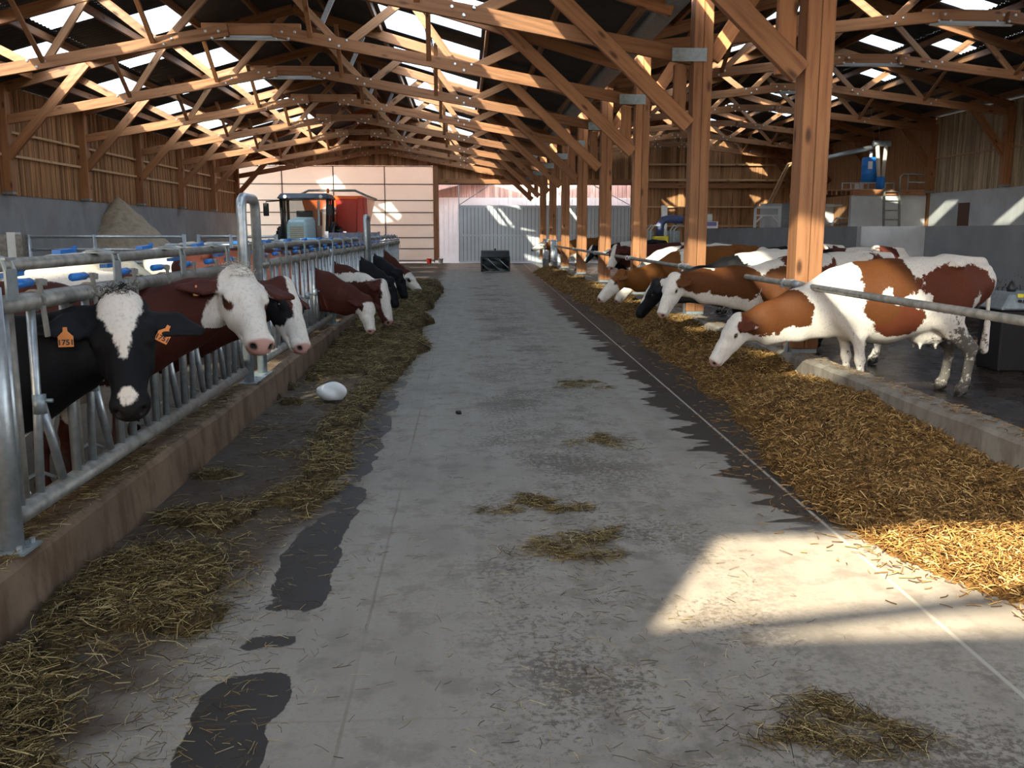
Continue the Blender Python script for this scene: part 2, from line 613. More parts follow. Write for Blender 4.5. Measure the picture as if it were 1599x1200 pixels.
def ordinal(i):
    return ['first', 'second', 'third', 'fourth', 'fifth', 'sixth', 'seventh', 'eighth', 'ninth', 'tenth', 'eleventh', 'twelfth'][i]


def np_mesh(name, V, F, mat, parent=None, smooth=False):
    """V (n,3) float array, F (m,4) int array"""
    me = bpy.data.meshes.new(name)
    k = F.shape[1]
    me.vertices.add(len(V))
    me.vertices.foreach_set('co', np.ascontiguousarray(V, dtype=np.float32).ravel())
    me.loops.add(F.size)
    me.loops.foreach_set('vertex_index', np.ascontiguousarray(F, dtype=np.int32).ravel())
    me.polygons.add(len(F))
    me.polygons.foreach_set('loop_start', np.arange(0, F.size, k, dtype=np.int32))
    me.polygons.foreach_set('loop_total', np.full(len(F), k, dtype=np.int32))
    if smooth:
        me.polygons.foreach_set('use_smooth', np.ones(len(F), dtype=bool))
    me.update(calc_edges=True)
    me.validate()
    me.materials.append(mat)
    o = bpy.data.objects.new(name, me)
    link(o, parent)
    return o


def strands(name, P, length, width, mat, tilt=0.35, bend=0.25, parent=None, lift=0.006):
    """P: (n,3) roots; one three-sided bent stalk each"""
    n = len(P)
    ang = RNG.uniform(0, 2 * PI, n)
    el = np.abs(RNG.normal(0, tilt, n))
    L = RNG.uniform(length[0], length[1], n)
    d = np.stack([np.cos(ang) * np.cos(el), np.sin(ang) * np.cos(el), np.sin(el)], 1)
    s = np.stack([-np.sin(ang), np.cos(ang), np.zeros(n)], 1)
    u = np.cross(d, s)
    w = RNG.uniform(width[0], width[1], n)[:, None]
    bb = RNG.normal(0, bend, n)[:, None] * L[:, None]
    pts = []
    for tt in (-0.5, 0.0, 0.5):
        c = P + d * (tt * L[:, None]) + s * bb * (0.25 - tt * tt) * 2.0
        c[:, 2] += lift + 0.5 * L * np.sin(el) - L * 0.25 * np.sin(el) * (2 * tt) ** 2
        for a in range(3):
            t_ = 2 * PI * a / 3
            pts.append(c + (s * math.cos(t_) + u * math.sin(t_)) * w / 2)
    V = np.stack(pts, 1)
    V[:, :, 2] = np.maximum(V[:, :, 2], 0.001)
    b = np.arange(n)[:, None] * 9
    F = []
    for r in (0, 3):
        for a in range(3):
            c = (a + 1) % 3
            F.append(b + np.array([[r + a, r + c, r + 3 + c, r + 3 + a]]))
    F = np.stack(F, 1).reshape(-1, 4)
    return np_mesh(name, V.reshape(-1, 3), F, mat, parent)


# ------------------------------------------------------------------ building geometry
XW, XP, XR = -11.8, 3.6, 17.7            # left wall, aisle posts (left face), right wall
YP = [9.95 + 4.85 * k for k in range(9)]  # truss / post lines, the last one is the far gable
YN, YF = -1.4, 48.95
CL, CR = -4.3, 10.75                     # ridges of the left and the right nave
SL = 0.28


def roof_z(x):
    return 7.5 - SL * abs(x - CL) if x < 3.45 else 7.85 - SL * abs(x - CR)


def structure(o):
    o['kind'] = 'structure'
    return o


structure(MB().box((-1.87, YN, -0.2), (3.56, YF, 0.0)).build('floor', M['floor']))
structure(MB().box((XW, YN, -0.2), (-1.87, YF, 0.0)).build('floor_left_pen', M['pen_litter']))
structure(MB().box((3.56, YN, -0.2), (XR, YF, 0.0)).build('floor_right_pen', M['slurry']))
structure(MB().box((-120, -120, -0.5), (120, 200, -0.21)).build('floor_yard', M['yard']))


def board_wall(name, mat, p0, p1, nrm, zb, zt, w=0.155):
    """upright boards between two ground points; zb/zt give bottom and top as functions of the distance"""
    p0, p1, nrm = Vector(p0), Vector(p1), Vector(nrm)
    L = (p1 - p0).length
    d = (p1 - p0) / L
    b = MB()
    n = int(L / w)
    for i in range(n):
        s0, s1 = i * w + 0.003, (i + 1) * w - 0.003
        sm = (s0 + s1) / 2
        lo, hi = zb(sm), zt(sm)
        if hi - lo < 0.05:
            continue
        o = nrm * (0.018 if i % 2 else 0.0)
        t = nrm * 0.03
        a, c = p0 + d * s0 + o, p0 + d * s1 + o
        z0, z1 = Vector((0, 0, lo)), Vector((0, 0, hi))
        b.hexa([a + z0 - t, c + z0 - t, c + z0, a + z0, a + z1 - t, c + z1 - t, c + z1, a + z1])
    # unseen battens added outside so no light leaks through the joints
    for i in range(1, n):
        sm = i * w
        lo, hi = zb(sm), zt(sm) - 0.03
        if hi - lo < 0.05 or zt(sm - w / 2) - zb(sm - w / 2) < 0.05:
            continue
        a, c = p0 + d * (sm - 0.03) - nrm * 0.02, p0 + d * (sm + 0.03) - nrm * 0.02
        t = nrm * 0.02
        z0, z1 = Vector((0, 0, lo)), Vector((0, 0, hi))
        b.hexa([a + z0 - t, c + z0 - t, c + z0, a + z0, a + z1 - t, c + z1 - t, c + z1, a + z1])
    return structure(b.build(name, mat))


# left wall: concrete below, boards above
structure(MB().box((XW - 0.25, YN, -0.2), (XW, YF, 2.6)).build('wall_left', M['wall_concrete']))
board_wall('wall_left_boards', M['boards'], (XW, YN, 0), (XW, YF, 0), (1, 0, 0), lambda s: 2.58, lambda s: 5.38)
# right wall
structure(MB().box((XR, 10, -0.2), (XR + 0.25, 34.4, 3.1)).build('wall_right', M['render_white']))
board_wall('wall_right_boards', M['boards_pale'], (XR, 10, 0), (XR, 34.4, 0), (-1, 0, 0), lambda s: 3.08, lambda s: 5.85)
structure(MB().box((XR, 34.4, -0.2), (XR + 0.25, YF, 5.85)).build('wall_right_rear', M['boards']))
# far gable
DX0, DX1 = -1.55, 8.85


def far_bottom(s):
    x = XW + s
    return 5.05 if x < DX0 else (4.15 if x < DX1 else 0.0)


board_wall('wall_back', M['boards'], (XW, YF, 0), (XR, YF, 0), (0, -1, 0), far_bottom, lambda s: roof_z(XW + s) - 0.03, 0.16)


# near gable (behind the camera): boards, closed grey doors, an added fill door and the open strip above them that lets the sun in
def near_wall():
    b = MB()
    x = XW
    while x < XR:
        x1 = min(x + 0.4, XR)
        zt = min(roof_z(x), roof_z(x1)) - 0.03
        b.box((x, YN - 0.06, 4.1), (x1, YN, zt))
        x = x1
    b.box((9.0, YN - 0.06, 0), (XR, YN, 4.1))
    return structure(b.build('wall_front', M['boards']))


near_wall()
b = MB()
for i in range(4):
    for j in range(6):
        x0, x1 = XW + i * 2.4675, XW + (i + 1) * 2.4675
        z0, z1 = j * 0.683, (j + 1) * 0.683
        b.add([(x0 + 0.02, YN - 0.03, z0 + 0.02), (x1 - 0.02, YN - 0.03, z0 + 0.02), (x1 - 0.02, YN - 0.03, z1 - 0.02), (x0 + 0.02, YN - 0.03, z1 - 0.02)], [(3, 2, 1, 0)])
d = structure(b.build('fill_door', M['door_cream']))  # unseen translucent door, added so the sun glows through as warm fill
b = MB()
for i in range(5):
    b.box((XW + i * 2.4675 - 0.03, YN - 0.06, 0), (XW + i * 2.4675 + 0.03, YN, 4.1))
for j in range(7):
    b.box((XW, YN - 0.06, j * 0.683 - 0.025), (-1.93, YN, j * 0.683 + 0.025))
structure(b.build('door_frame', M['dark_steel'], d))
structure(MB().box((-1.93, YN - 0.09, 0), (9.0, YN - 0.05, 3.27)).build('door_3', M['door_grey']))
structure(MB().tube([(-1.95, YN - 0.02, 3.25), (0.65, YN - 0.02, 3.62), (3.2, YN - 0.02, 4.1)], 0.05).build('trim_4', M['galv']))


# ------------------------------------------------------------------ roof sheets and translucent sheets
PITCH, AMP, DYS = 0.18, 0.02, 0.045


def wave(y):
    return AMP * math.cos(2 * PI * y / PITCH)


def sheet_rows(name, mat, cells):
    b = MB()
    for x0, x1, y0, y1 in cells:
        n = max(2, int(round((y1 - y0) / DYS)))
        base = len(b.v)
        for i in range(n + 1):
            y = y0 + (y1 - y0) * i / n
            b.v += [(x0, y, roof_z(x0 + 1e-4 if x0 > 3 else x0) + wave(y)), (x1, y, roof_z(x1 - 1e-4 if x1 < 4 else x1) + wave(y))]
        for i in range(n):
            q = base + 2 * i
            b.f.append((q, q + 1, q + 3, q + 2))
    return structure(b.build(name, mat, smooth=True))


def runs(y0, length):
    out, y = [], y0
    while y + length > YN + 1.0:
        y -= 4.85
    y += 4.85
    if y < YN + 0.15:
        out.append((YN + 0.15, y + length))
        y += 4.85
    while y + length < YF - 0.3:
        out.append((y, y + length))
        y += 4.85
    return out


WIN = [0]


def slope(x0, x1, panes):
    """panes: list of (xa, xb, y first, length) rows"""
    xs = sorted({x0, x1, *[q for p in panes for q in p[:2]]})
    cells = []
    for a, c in zip(xs[:-1], xs[1:]):
        rr = []
        for p in panes:
            if abs(p[0] - a) < 1e-6:
                rr = runs(p[2], p[3])
        y = YN - 0.5
        for r0, r1 in rr:
            cells.append((a, c, y, r0))
            y = r1
            WIN[0] += 1
            sheet_rows('window_%d' % WIN[0], M['pane'], [(a, c, r0, r1)])
        cells.append((a, c, y, YF + 0.5))
    sheet_rows('ceiling', M['roof'], cells)


slope(-12.25, CL, [(-10.55, -9.5, 22.6, 1.8), (-9.2, -8.15, 20.9, 1.0), (-7.85, -6.75, 22.5, 1.9)])
slope(CL, 3.3, [(-1.95, -0.92, 22.3, 2.45), (-0.78, 0.43, 19.2, 3.3)])
slope(3.62, CR, [(7.6, 8.7, 23.2, 1.1)])
slope(CR, 18.1, [(12.15, 13.2, 23.0, 0.95), (13.55, 14.55, 26.25, 0.9)])
# valley: upstand and gutter
structure(MB().box((3.56, YN, 5.42), (3.6, YF, 5.98)).build('trim_1', M['roof']))
gut = MB()
for a, c in (((3.16, 5.18), (3.2, 5.33)), ((3.16, 5.14), (3.5, 5.18)), ((3.46, 5.18), (3.5, 5.34))):
    gut.box((a[0], YN, a[1]), (c[0], YF, c[1]))
tag(gut.build('valley_gutter', M['galv_plate']), 'long grey metal gutter running along the valley above the post row', 'gutter')


# ------------------------------------------------------------------ purlins
def purlins(xs, side, nave):
    for i, x in enumerate(xs):
        z = roof_z(x) - 0.115
        o = beam('purlin', (x, YN + 0.1, z), (x, YF - 0.1, z), 0.075, 0.17, M['purlin'])
        tag(o, 'thin purlin under the %s slope of the %s bay, %s up from its eave' % (side, nave, ordinal(i)), 'purlin', 'purlins under the dark roof sheets')


purlins([-10.9, -9.35, -8.0, -6.6, -5.2], 'left', 'main')
purlins([3.0, 1.75, 0.55, -0.85, -2.1, -3.4], 'right', 'main')
purlins([4.4, 5.8, 7.2, 8.9, 10.2], 'left', 'right-hand')
purlins([17.2, 15.9, 14.7, 13.35, 11.9], 'right', 'right-hand')


# ------------------------------------------------------------------ trusses
def truss(prefix_label, cat, grp, cx, Y, chord_l, chord_r, tie, top, bn, tn, braces, plate, block, strut, stays=()):
    t = empty('roof_truss', (cx, Y, 0), prefix_label, cat, grp)
    T, W = M['timber'], M['timber_pale']
    up = (0, 1, 0)

    def bm(name, a, c, w, h, mat, y=0.0):
        # w across the truss plane (y), h in the plane
        return beam(name, (a[0], y, a[1]), (c[0], y, c[1]), h, w, mat, t, up)
    bm('bottom_chord', chord_l[0], chord_l[1], 0.09, 0.235, T)
    bm('bottom_chord', chord_r[0], chord_r[1], 0.09, 0.235, T)
    bm('tie_beam', (-tie[0], tie[1]), (tie[0], tie[1]), 0.09, 0.235, T, 0.092)
    bm('top_chord', top[0], top[1], 0.09, 0.24, T, 0.092)
    bm('top_chord', top[1], top[2], 0.09, 0.24, T, 0.092)

    def zb(x):
        c = chord_l if x < 0 else chord_r
        (xa, za), (xb, zb_) = c
        if abs(x) < tie[0] * 0.6:
            return tie[1]
        return za + (zb_ - za) * (x - xa) / (xb - xa)

    def zt(x):
        (xa, za), (xb, zb_) = (top[0], top[1]) if x < 0 else (top[1], top[2])
        return za + (zb_ - za) * (x - xa) / (xb - xa)
    prs = []
    for s in (-1, 1):
        prs += [(s * bn[0], 0.0 + s * 0.1), (s * bn[0] + s * 0.12, s * tn[0]), (s * bn[1] - s * 0.12, s * tn[0] + s * 0.12), (s * bn[1] + s * 0.12, s * tn[1])]
    for q, (xb, xt) in enumerate(prs):
        bm('web', (xb, zb(xb)), (xt, zt(xt)), 0.07, 0.17 if q % 2 else 0.15, W, 0.1 + (0.075 if q % 2 else 0.0))
    for a, c, y in braces:
        bm('knee_brace', a, c, 0.1, 0.24, T, y)
    if plate:
        MB().box((plate[0], -0.156, plate[1]), (plate[2], -0.142, plate[3])).box((plate[0] + 0.02, -0.145, plate[1] + 0.02), (plate[0] + 0.3, -0.046, plate[3] - 0.02)).build('splice_plate', M['galv_plate'], t)
    if block:
        beam('bearing_block', (block[0], 0.0, block[1]), (block[0], 0.0, block[2]), 0.2, 0.1, T, t, (0, 1, 0))
    if strut:
        MB().bar((strut[0], 0.2, strut[1]), (strut[2], 0.2, strut[3]), 0.1, 0.06, (0, 1, 0)).build('steel_strut', M['galv'], t)
    for xs_, zs_ in stays:
        beam('stay', (xs_, -0.02, zb(xs_)), (xs_ - 0.04 * (1 if xs_ < 0 else -1), -1.25, zb(xs_) + min(1.05, zt(xs_) - zb(xs_) + 0.05)), 0.05, 0.1, T, t, (1, 0, 0))
    bolt = None
    for s in (-1, 1):
        pts = []
        for xb in bn:
            pts += [(s * xb - 0.16, zb(s * xb) + 0.06), (s * xb + 0.18, zb(s * xb) + 0.05), (s * xb + 0.02, zb(s * xb) - 0.06)]
        for k in range(4):
            x = s * (0.5 + 0.13 * k)
            pts.append((x, zb(s * 0.9) + (0.07 if k % 2 else -0.06) - 0.02))
        for px_, pz in pts:
            if bolt is None:
                bolt = MB().lathe([(0.03, 0), (0.03, 0.012), (0.018, 0.02)], n=8).build('bolt', M['bolt'], t)
                bolt.rotation_euler = (PI / 2, 0, 0)
                q = bolt
            else:
                q = bolt.copy()
                COL.objects.link(q)
                q.parent = t
            q.location = (px_, -0.046, pz)
    return t


TL = truss('timber truss over the main bay, first from the camera, on the nearest post', 'truss', 'timber trusses of the main bay', CL, YP[0],
           ((-7.45, 4.42), (-0.45, 5.68)), ((0.45, 5.68), (7.9, 4.36)), (1.0, 5.72), ((-7.45, 5.22), (0, 7.22), (7.6, 5.1)),
           (1.75, 4.3), (3.1, 5.8), [((-7.4, 3.45), (-5.2, 5.85), 0.0), ((7.85, 3.3), (4.95, 5.95), -0.12)],
           (7.55, 4.27, 8.1, 4.47), (7.72, 3.3, 4.24), (1.75, 6.6, 1.35, 5.75), ((-4.15, 0), (-1.95, 0), (1.2, 0), (3.6, 0)))
TR = truss('timber truss over the right-hand bay, first from the camera, on the nearest post', 'truss', 'timber trusses of the right-hand bay', CR, YP[0],
           ((-6.85, 5.45), (-0.75, 6.12)), ((0.75, 6.12), (6.9, 5.42)), (1.05, 6.16), ((-6.85, 5.68), (0, 7.57), (6.9, 5.65)),
           (1.7, 4.1), (2.9, 5.3), [((-6.8, 4.35), (-5.9, 5.75), 0.1), ((6.85, 4.0), (5.45, 5.75), 0.1)],
           None, None, None, ((-4.0, 0), (3.9, 0)))
ORDS = ['', 'second', 'third', 'fourth', 'fifth', 'sixth', 'seventh', 'eighth', 'last']
for k in range(1, 9):
    y = YP[k] if k < 8 else YF - 0.5
    where = 'on the %s post' % ORDS[k] if k < 8 else 'against the far gable'
    dup(TL, (CL, y, 0), label='timber truss over the main bay, %s from the camera, %s' % (ORDS[k], where))
    dup(TR, (CR, y, 0), label='timber truss over the right-hand bay, %s from the camera, %s' % (ORDS[k], where))


# ------------------------------------------------------------------ posts
def post():
    t = empty('timber_post', (XP + 0.15, YP[0], 0.32), 'thick squared timber post beside the nearest feeding brown and white cow, nearest of its row', 'post', 'timber posts along the right side of the aisle')
    a = beam('post_ply', (-0.076, 0, 0.05), (-0.076, 0, 5.4), 0.146, 0.28, M['timber'], t, (0, 1, 0))
    beam('post_ply', (0.076, 0, 0.05), (0.076, 0, 5.4), 0.146, 0.28, M['timber'], t, (0, 1, 0))
    MB().box((-0.14, -0.13, 0.0), (0.14, 0.13, 0.05)).box((-0.156, -0.05, 0.0), (-0.149, 0.05, 0.25)).build('post_shoe', M['galv_plate'], t)
    return t


P0 = post()
for k in range(1, 8):
    dup(P0, (XP + 0.15, YP[k], 0.32), label='thick squared timber post on the right feed kerb, %s from the camera' % ORDS[k])

wp = empty('wall_post', (XW + 0.14, YP[2], 2.6), 'upright timber post on the concrete left wall, first of its row, at the left edge', 'post', 'timber posts along the left wall')
beam('post_ply', (0, 0, 0.06), (0, 0, 2.7), 0.26, 0.24, M['timber'], wp, (0, 1, 0))
MB().box((-0.13, -0.12, 0), (0.13, 0.12, 0.06)).build('post_shoe', M['galv_plate'], wp)
for k, w in ((3, 'second'), (4, 'third'), (5, 'fourth, before the sand heap'), (6, 'fifth, behind the sand heap'), (7, 'sixth'), (8, 'last, by the far corner')):
    dup(wp, (XW + 0.14, YP[k] if k < 8 else YF - 0.5, 2.6), label='upright timber post on the concrete left wall, %s from the left' % w)
wr = empty('wall_post', (XR - 0.16, YP[4], 3.1), 'upright timber post on the white right wall, nearer one with pale boards both sides', 'post', 'timber posts along the right wall')
beam('post_ply', (0, 0, 0.06), (0, 0, 2.5), 0.26, 0.24, M['timber'], wr, (0, 1, 0))
MB().box((-0.13, -0.12, 0), (0.13, 0.12, 0.06)).build('post_shoe', M['galv_plate'], wr)
dup(wr, (XR - 0.16, YP[5], 3.1), label='upright timber post where the pale boarded right wall ends beside the mezzanine')

# horizontal rails of the walls
for z, w in ((4.2, 'upper'), (3.6, 'lower')):
    o = beam('wall_rail', (XW + 0.06, YN + 0.2, z), (XW + 0.06, YF - 0.1, z), 0.05, 0.07, M['rail_wood'])
    tag(o, '%s of the two thin rails along the boarded left wall' % w, 'rail')
o = beam('wall_rail', (XR - 0.06, 10.2, 4.35), (XR - 0.06, 34.2, 4.35), 0.05, 0.07, M['rail_wood'])
tag(o, 'thin rail along the pale boarded right wall', 'rail')
for z, x0, w, h in ((5.15, DX1, 'uppermost', 0.1), (4.35, DX1, 'second', 0.12), (4.05, DX1, 'third', 0.26), (2.95, DX1, 'fourth', 0.08), (1.95, DX1, 'lowest', 0.1)):
    o = beam('wall_rail', (x0, YF - 0.1, z), (XR - 0.1, YF - 0.1, z), 0.07, h, M['rail_wood'] if h < 0.2 else M['timber'])
    tag(o, 'horizontal rail on the boarded far wall, %s of five' % w, 'rail')
o = beam('gable_post', (12.0, YF - 0.2, 0), (12.0, YF - 0.2, 6.9), 0.2, 0.2, M['timber'], None, (0, 1, 0))
tag(o, 'slim timber post standing against the boarded far wall', 'post')
o = beam('door_post', (DX0 + 0.08, YF - 0.12, 0.15), (DX0 + 0.08, YF - 0.12, 5.2), 0.28, 0.2, M['timber'], None, (0, 1, 0))
tag(o, 'timber post between the cream panel door and the bright doorway', 'post')
o = beam('door_lintel', (DX0, YF - 0.1, 4.25), (DX1, YF - 0.1, 4.25), 0.12, 0.24, M['timber'])
tag(o, 'long timber lintel over the grey sliding doors', 'lintel')

# ------------------------------------------------------------------ far doors and what is seen through the gap above them
b = MB()
zs = [0.05, 0.14, 0.76, 1.34, 2.0, 2.65, 3.27, 4.1, 5.02]
xs = [XW, -9.45, -6.8, -4.14, DX0 - 0.04]
for i in range(len(xs) - 1):
    for j in range(len(zs) - 1):
        b.add([(xs[i] + 0.02, YF - 0.03, zs[j] + 0.02), (xs[i + 1] - 0.02, YF - 0.03, zs[j] + 0.02), (xs[i + 1] - 0.02, YF - 0.03, zs[j + 1] - 0.02), (xs[i] + 0.02, YF - 0.03, zs[j + 1] - 0.02)], [(0, 1, 2, 3)])
d = structure(b.build('door_1', M['door_cream']))
b = MB()
for z in zs[1:]:
    b.box((XW, YF - 0.055, z - 0.02), (DX0 - 0.04, YF - 0.005, z + 0.02))
for x in xs:
    b.box((x - 0.02, YF - 0.055, 0.03), (x + 0.02, YF - 0.005, 5.04))
structure(b.build('door_frame', M['dark_steel'], d))
for nm, x0, x1 in (('door_2', -0.25, 4.3), ('door_4', 4.34, DX1)):
    b = MB()
    x = x0
    while x < x1 - 0.01:
        xe = min(x + 0.2, x1)
        b.box((x + 0.011, YF - 0.10, 0.06), (xe - 0.011, YF - 0.07, 2.98))
        x = xe
    d = structure(b.build(nm, M['door_grey']))
    structure(MB().box((x0, YF - 0.07, 0.04), (x1, YF - 0.04, 3.0)).build('door_backing', M['dark_steel'], d))
    f = MB()
    f.box((x0, YF - 0.13, 1.42), (x1, YF - 0.1, 1.5)).box((x0, YF - 0.13, 2.9), (x1, YF - 0.1, 3.02)).box((x0, YF - 0.13, 0.04), (x1, YF - 0.1, 0.12))
    f.box((x0, YF - 0.13, 0.04), (x0 + 0.07, YF - 0.1, 3.0))
    f.build('door_frame', M['door_grey'], d)
structure(MB().box((DX0 + 0.2, YF - 0.05, 4.08), (DX1, YF + 0.02, 4.16)).build('trim_2', M['dark_steel']))
b = MB()
b.tube([(-0.25, YF - 0.05, 3.05), (1.4, YF - 0.05, 4.1)], 0.025, 6).tube([(6.8, YF - 0.05, 4.1), (8.8, YF - 0.05, 3.05)], 0.025, 6).tube([(-0.27, YF - 0.05, 0.1), (-0.27, YF - 0.05, 4.1)], 0.03, 6)
structure(b.build('trim_3', M['galv']))
# neighbouring shed outside
t = empty('neighbouring_shed', (3.5, 52.5, -0.2), 'pale shed outside, seen through the gap above the far doors', 'building')
b = MB()
for i in range(110):
    x = -14 + i * 0.26
    b.box((x + 0.01, 0, 3.75), (x + 0.25, 0.05, 8.0))
b.box((-14, 0.05, 3.75), (14.6, 0.3, 8.0))
b.build('gable_boards', M['boards_out'], t)
b = MB()
for i in range(110):
    x = -14 + i * 0.26
    b.box((x + 0.008, -0.05, 0), (x + 0.252, 0.0, 3.75))
b.box((-14, 0.0, 0), (14.6, 0.3, 3.75))
b.build('white_cladding', M['sheet_white'], t)
MB().bar((-10, -0.3, 2.9), (3, -0.3, 6.2), 0.5, 0.12).build('roof_edge', M['boards_out'], t)

# ------------------------------------------------------------------ strip lights under the trusses
def strip_light(x, y, z, label):
    t = empty('strip_light', (x, y, z), label, 'lamp', 'strip lights under the trusses')
    MB().box((-0.95, -0.05, 0.02), (0.95, 0.05, 0.075)).build('housing', M['lamp'], t)
    MB().tube([(-0.9, 0, 0.015), (0.9, 0, 0.015)], 0.03, 10).build('tube_cover', M['white'], t)
    return t


s0 = strip_light(CL, YP[2] + 0.092, 5.52, 'long strip light under the third truss of the main bay')
dup(s0, (CL - 0.2, YP[3] + 0.092, 5.52), label='long strip light under the fourth truss of the main bay')
dup(s0, (CR, YP[2] + 0.092, 5.965), label='long strip light under the third truss of the right-hand bay')
dup(s0, (CR, YP[3] + 0.092, 5.965), label='long strip light under the fourth truss of the right-hand bay')
dup(s0, (CR, YP[4] + 0.092, 5.965), label='long strip light under the fifth truss of the right-hand bay')

# ------------------------------------------------------------------ kerbs and pen walls


def kerb(name, x0, x1, y0, y1, h, mat, label):
    b = MB()
    n = int((y1 - y0) / 0.25)
    rg = random.Random(3)
    prof = [(x0, 0), (x0 + 0.015, h - 0.03), (x0 + 0.045, h), (x1 - 0.045, h), (x1 - 0.015, h - 0.03), (x1, 0)]
    for i in range(n + 1):
        y = y0 + (y1 - y0) * i / n
        for px_, pz in prof:
            j = rg.uniform(-0.006, 0.006) if 0 < i < n else 0
            b.v.append((px_ + j, y, max(0, pz + (rg.uniform(-0.006, 0.004) if pz > 0 else 0))))
    m = len(prof)
    for i in range(n):
        for j in range(m - 1):
            b.f.append((i * m + j, i * m + j + 1, (i + 1) * m + j + 1, (i + 1) * m + j))
    b.f.append(tuple(range(m)))
    b.f.append(tuple(n * m + j for j in reversed(range(m))))
    o = b.build(name, mat)
    return tag(o, label, 'kerb')


kerb('feed_kerb', -2.14, -1.87, 1.6, 29.5, 0.28, M['kerb_left'], 'brown stained concrete kerb below the row of steel feed gates on the left')
kerb('feed_kerb', 3.56, 3.86, 3.6, 36.0, 0.32, M['kerb_right'], 'grey concrete kerb under the timber posts on the right')
XA, XB = atY(1445, 356, 18.6).x, atY(1345, 356, 18.6).x
ZW = 1.76
structure(MB().box((XA, 6.0, 0), (XA + 0.2, 18.6, ZW)).build('wall_pen_near', M['pen_wall_splash']))
structure(MB().box((XB, 18.6, 0), (XA + 0.2, 18.8, ZW)).build('wall_pen_end', M['pen_wall_lit']))
structure(MB().box((XB, 18.8, 0), (XB + 0.2, 32.5, ZW)).build('wall_pen_far', M['pen_wall']))
# ------------------------------------------------------------------ cattle: one continuous skin per animal, grown from an implicit body
EDGES = [((0, 0, 0), (1, 0, 0)), ((0, 1, 0), (1, 1, 0)), ((0, 0, 1), (1, 0, 1)), ((0, 1, 1), (1, 1, 1)),
         ((0, 0, 0), (0, 1, 0)), ((1, 0, 0), (1, 1, 0)), ((0, 0, 1), (0, 1, 1)), ((1, 0, 1), (1, 1, 1)),
         ((0, 0, 0), (0, 0, 1)), ((1, 0, 0), (1, 0, 1)), ((0, 1, 0), (0, 1, 1)), ((1, 1, 0), (1, 1, 1))]


def surface_nets(g, org, h):
    nx, ny, nz = g.shape
    ins = g < 0

    def c(a, o):
        return a[o[0]:nx - 1 + o[0], o[1]:ny - 1 + o[1], o[2]:nz - 1 + o[2]]
    acc = np.zeros((nx - 1, ny - 1, nz - 1, 3), np.float32)
    cnt = np.zeros((nx - 1, ny - 1, nz - 1), np.float32)
    for a, b in EDGES:
        ia, ib = c(ins, a), c(ins, b)
        m = ia != ib
        va, vb = c(g, a)[m], c(g, b)[m]
        t = (va / (va - vb))[:, None]
        acc[m] += np.array(a, np.float32) * (1 - t) + np.array(b, np.float32) * t
        cnt[m] += 1
    act = cnt > 0
    idx = np.full(cnt.shape, -1, np.int64)
    ii = np.argwhere(act)
    idx[act] = np.arange(len(ii))
    V = (ii + acc[act] / cnt[act][:, None]) * h + np.array(org)
    F = []
    for ax in range(3):
        o1, o2 = [(1, 2), (2, 0), (0, 1)][ax]
        sl0 = [slice(1, n - 1) for n in g.shape]
        sl0[ax] = slice(0, g.shape[ax] - 1)
        sl1 = list(sl0)
        sl1[ax] = slice(1, g.shape[ax])
        a, b = ins[tuple(sl0)], ins[tuple(sl1)]
        q = np.argwhere(a != b)
        q0 = q.copy()
        for k in range(3):
            if k != ax:
                q0[:, k] += 1
        flip = ~a[a != b]

        def cell(d1, d2):
            r = q0.copy()
            r[:, o1] -= d1
            r[:, o2] -= d2
            return idx[r[:, 0], r[:, 1], r[:, 2]]
        quad = np.stack([cell(1, 1), cell(0, 1), cell(0, 0), cell(1, 0)], 1)
        quad[flip] = quad[flip][:, ::-1]
        F.append(quad)
    return V, np.concatenate(F)


def unit(v):
    v = np.array(v, float)
    return v / np.linalg.norm(v)


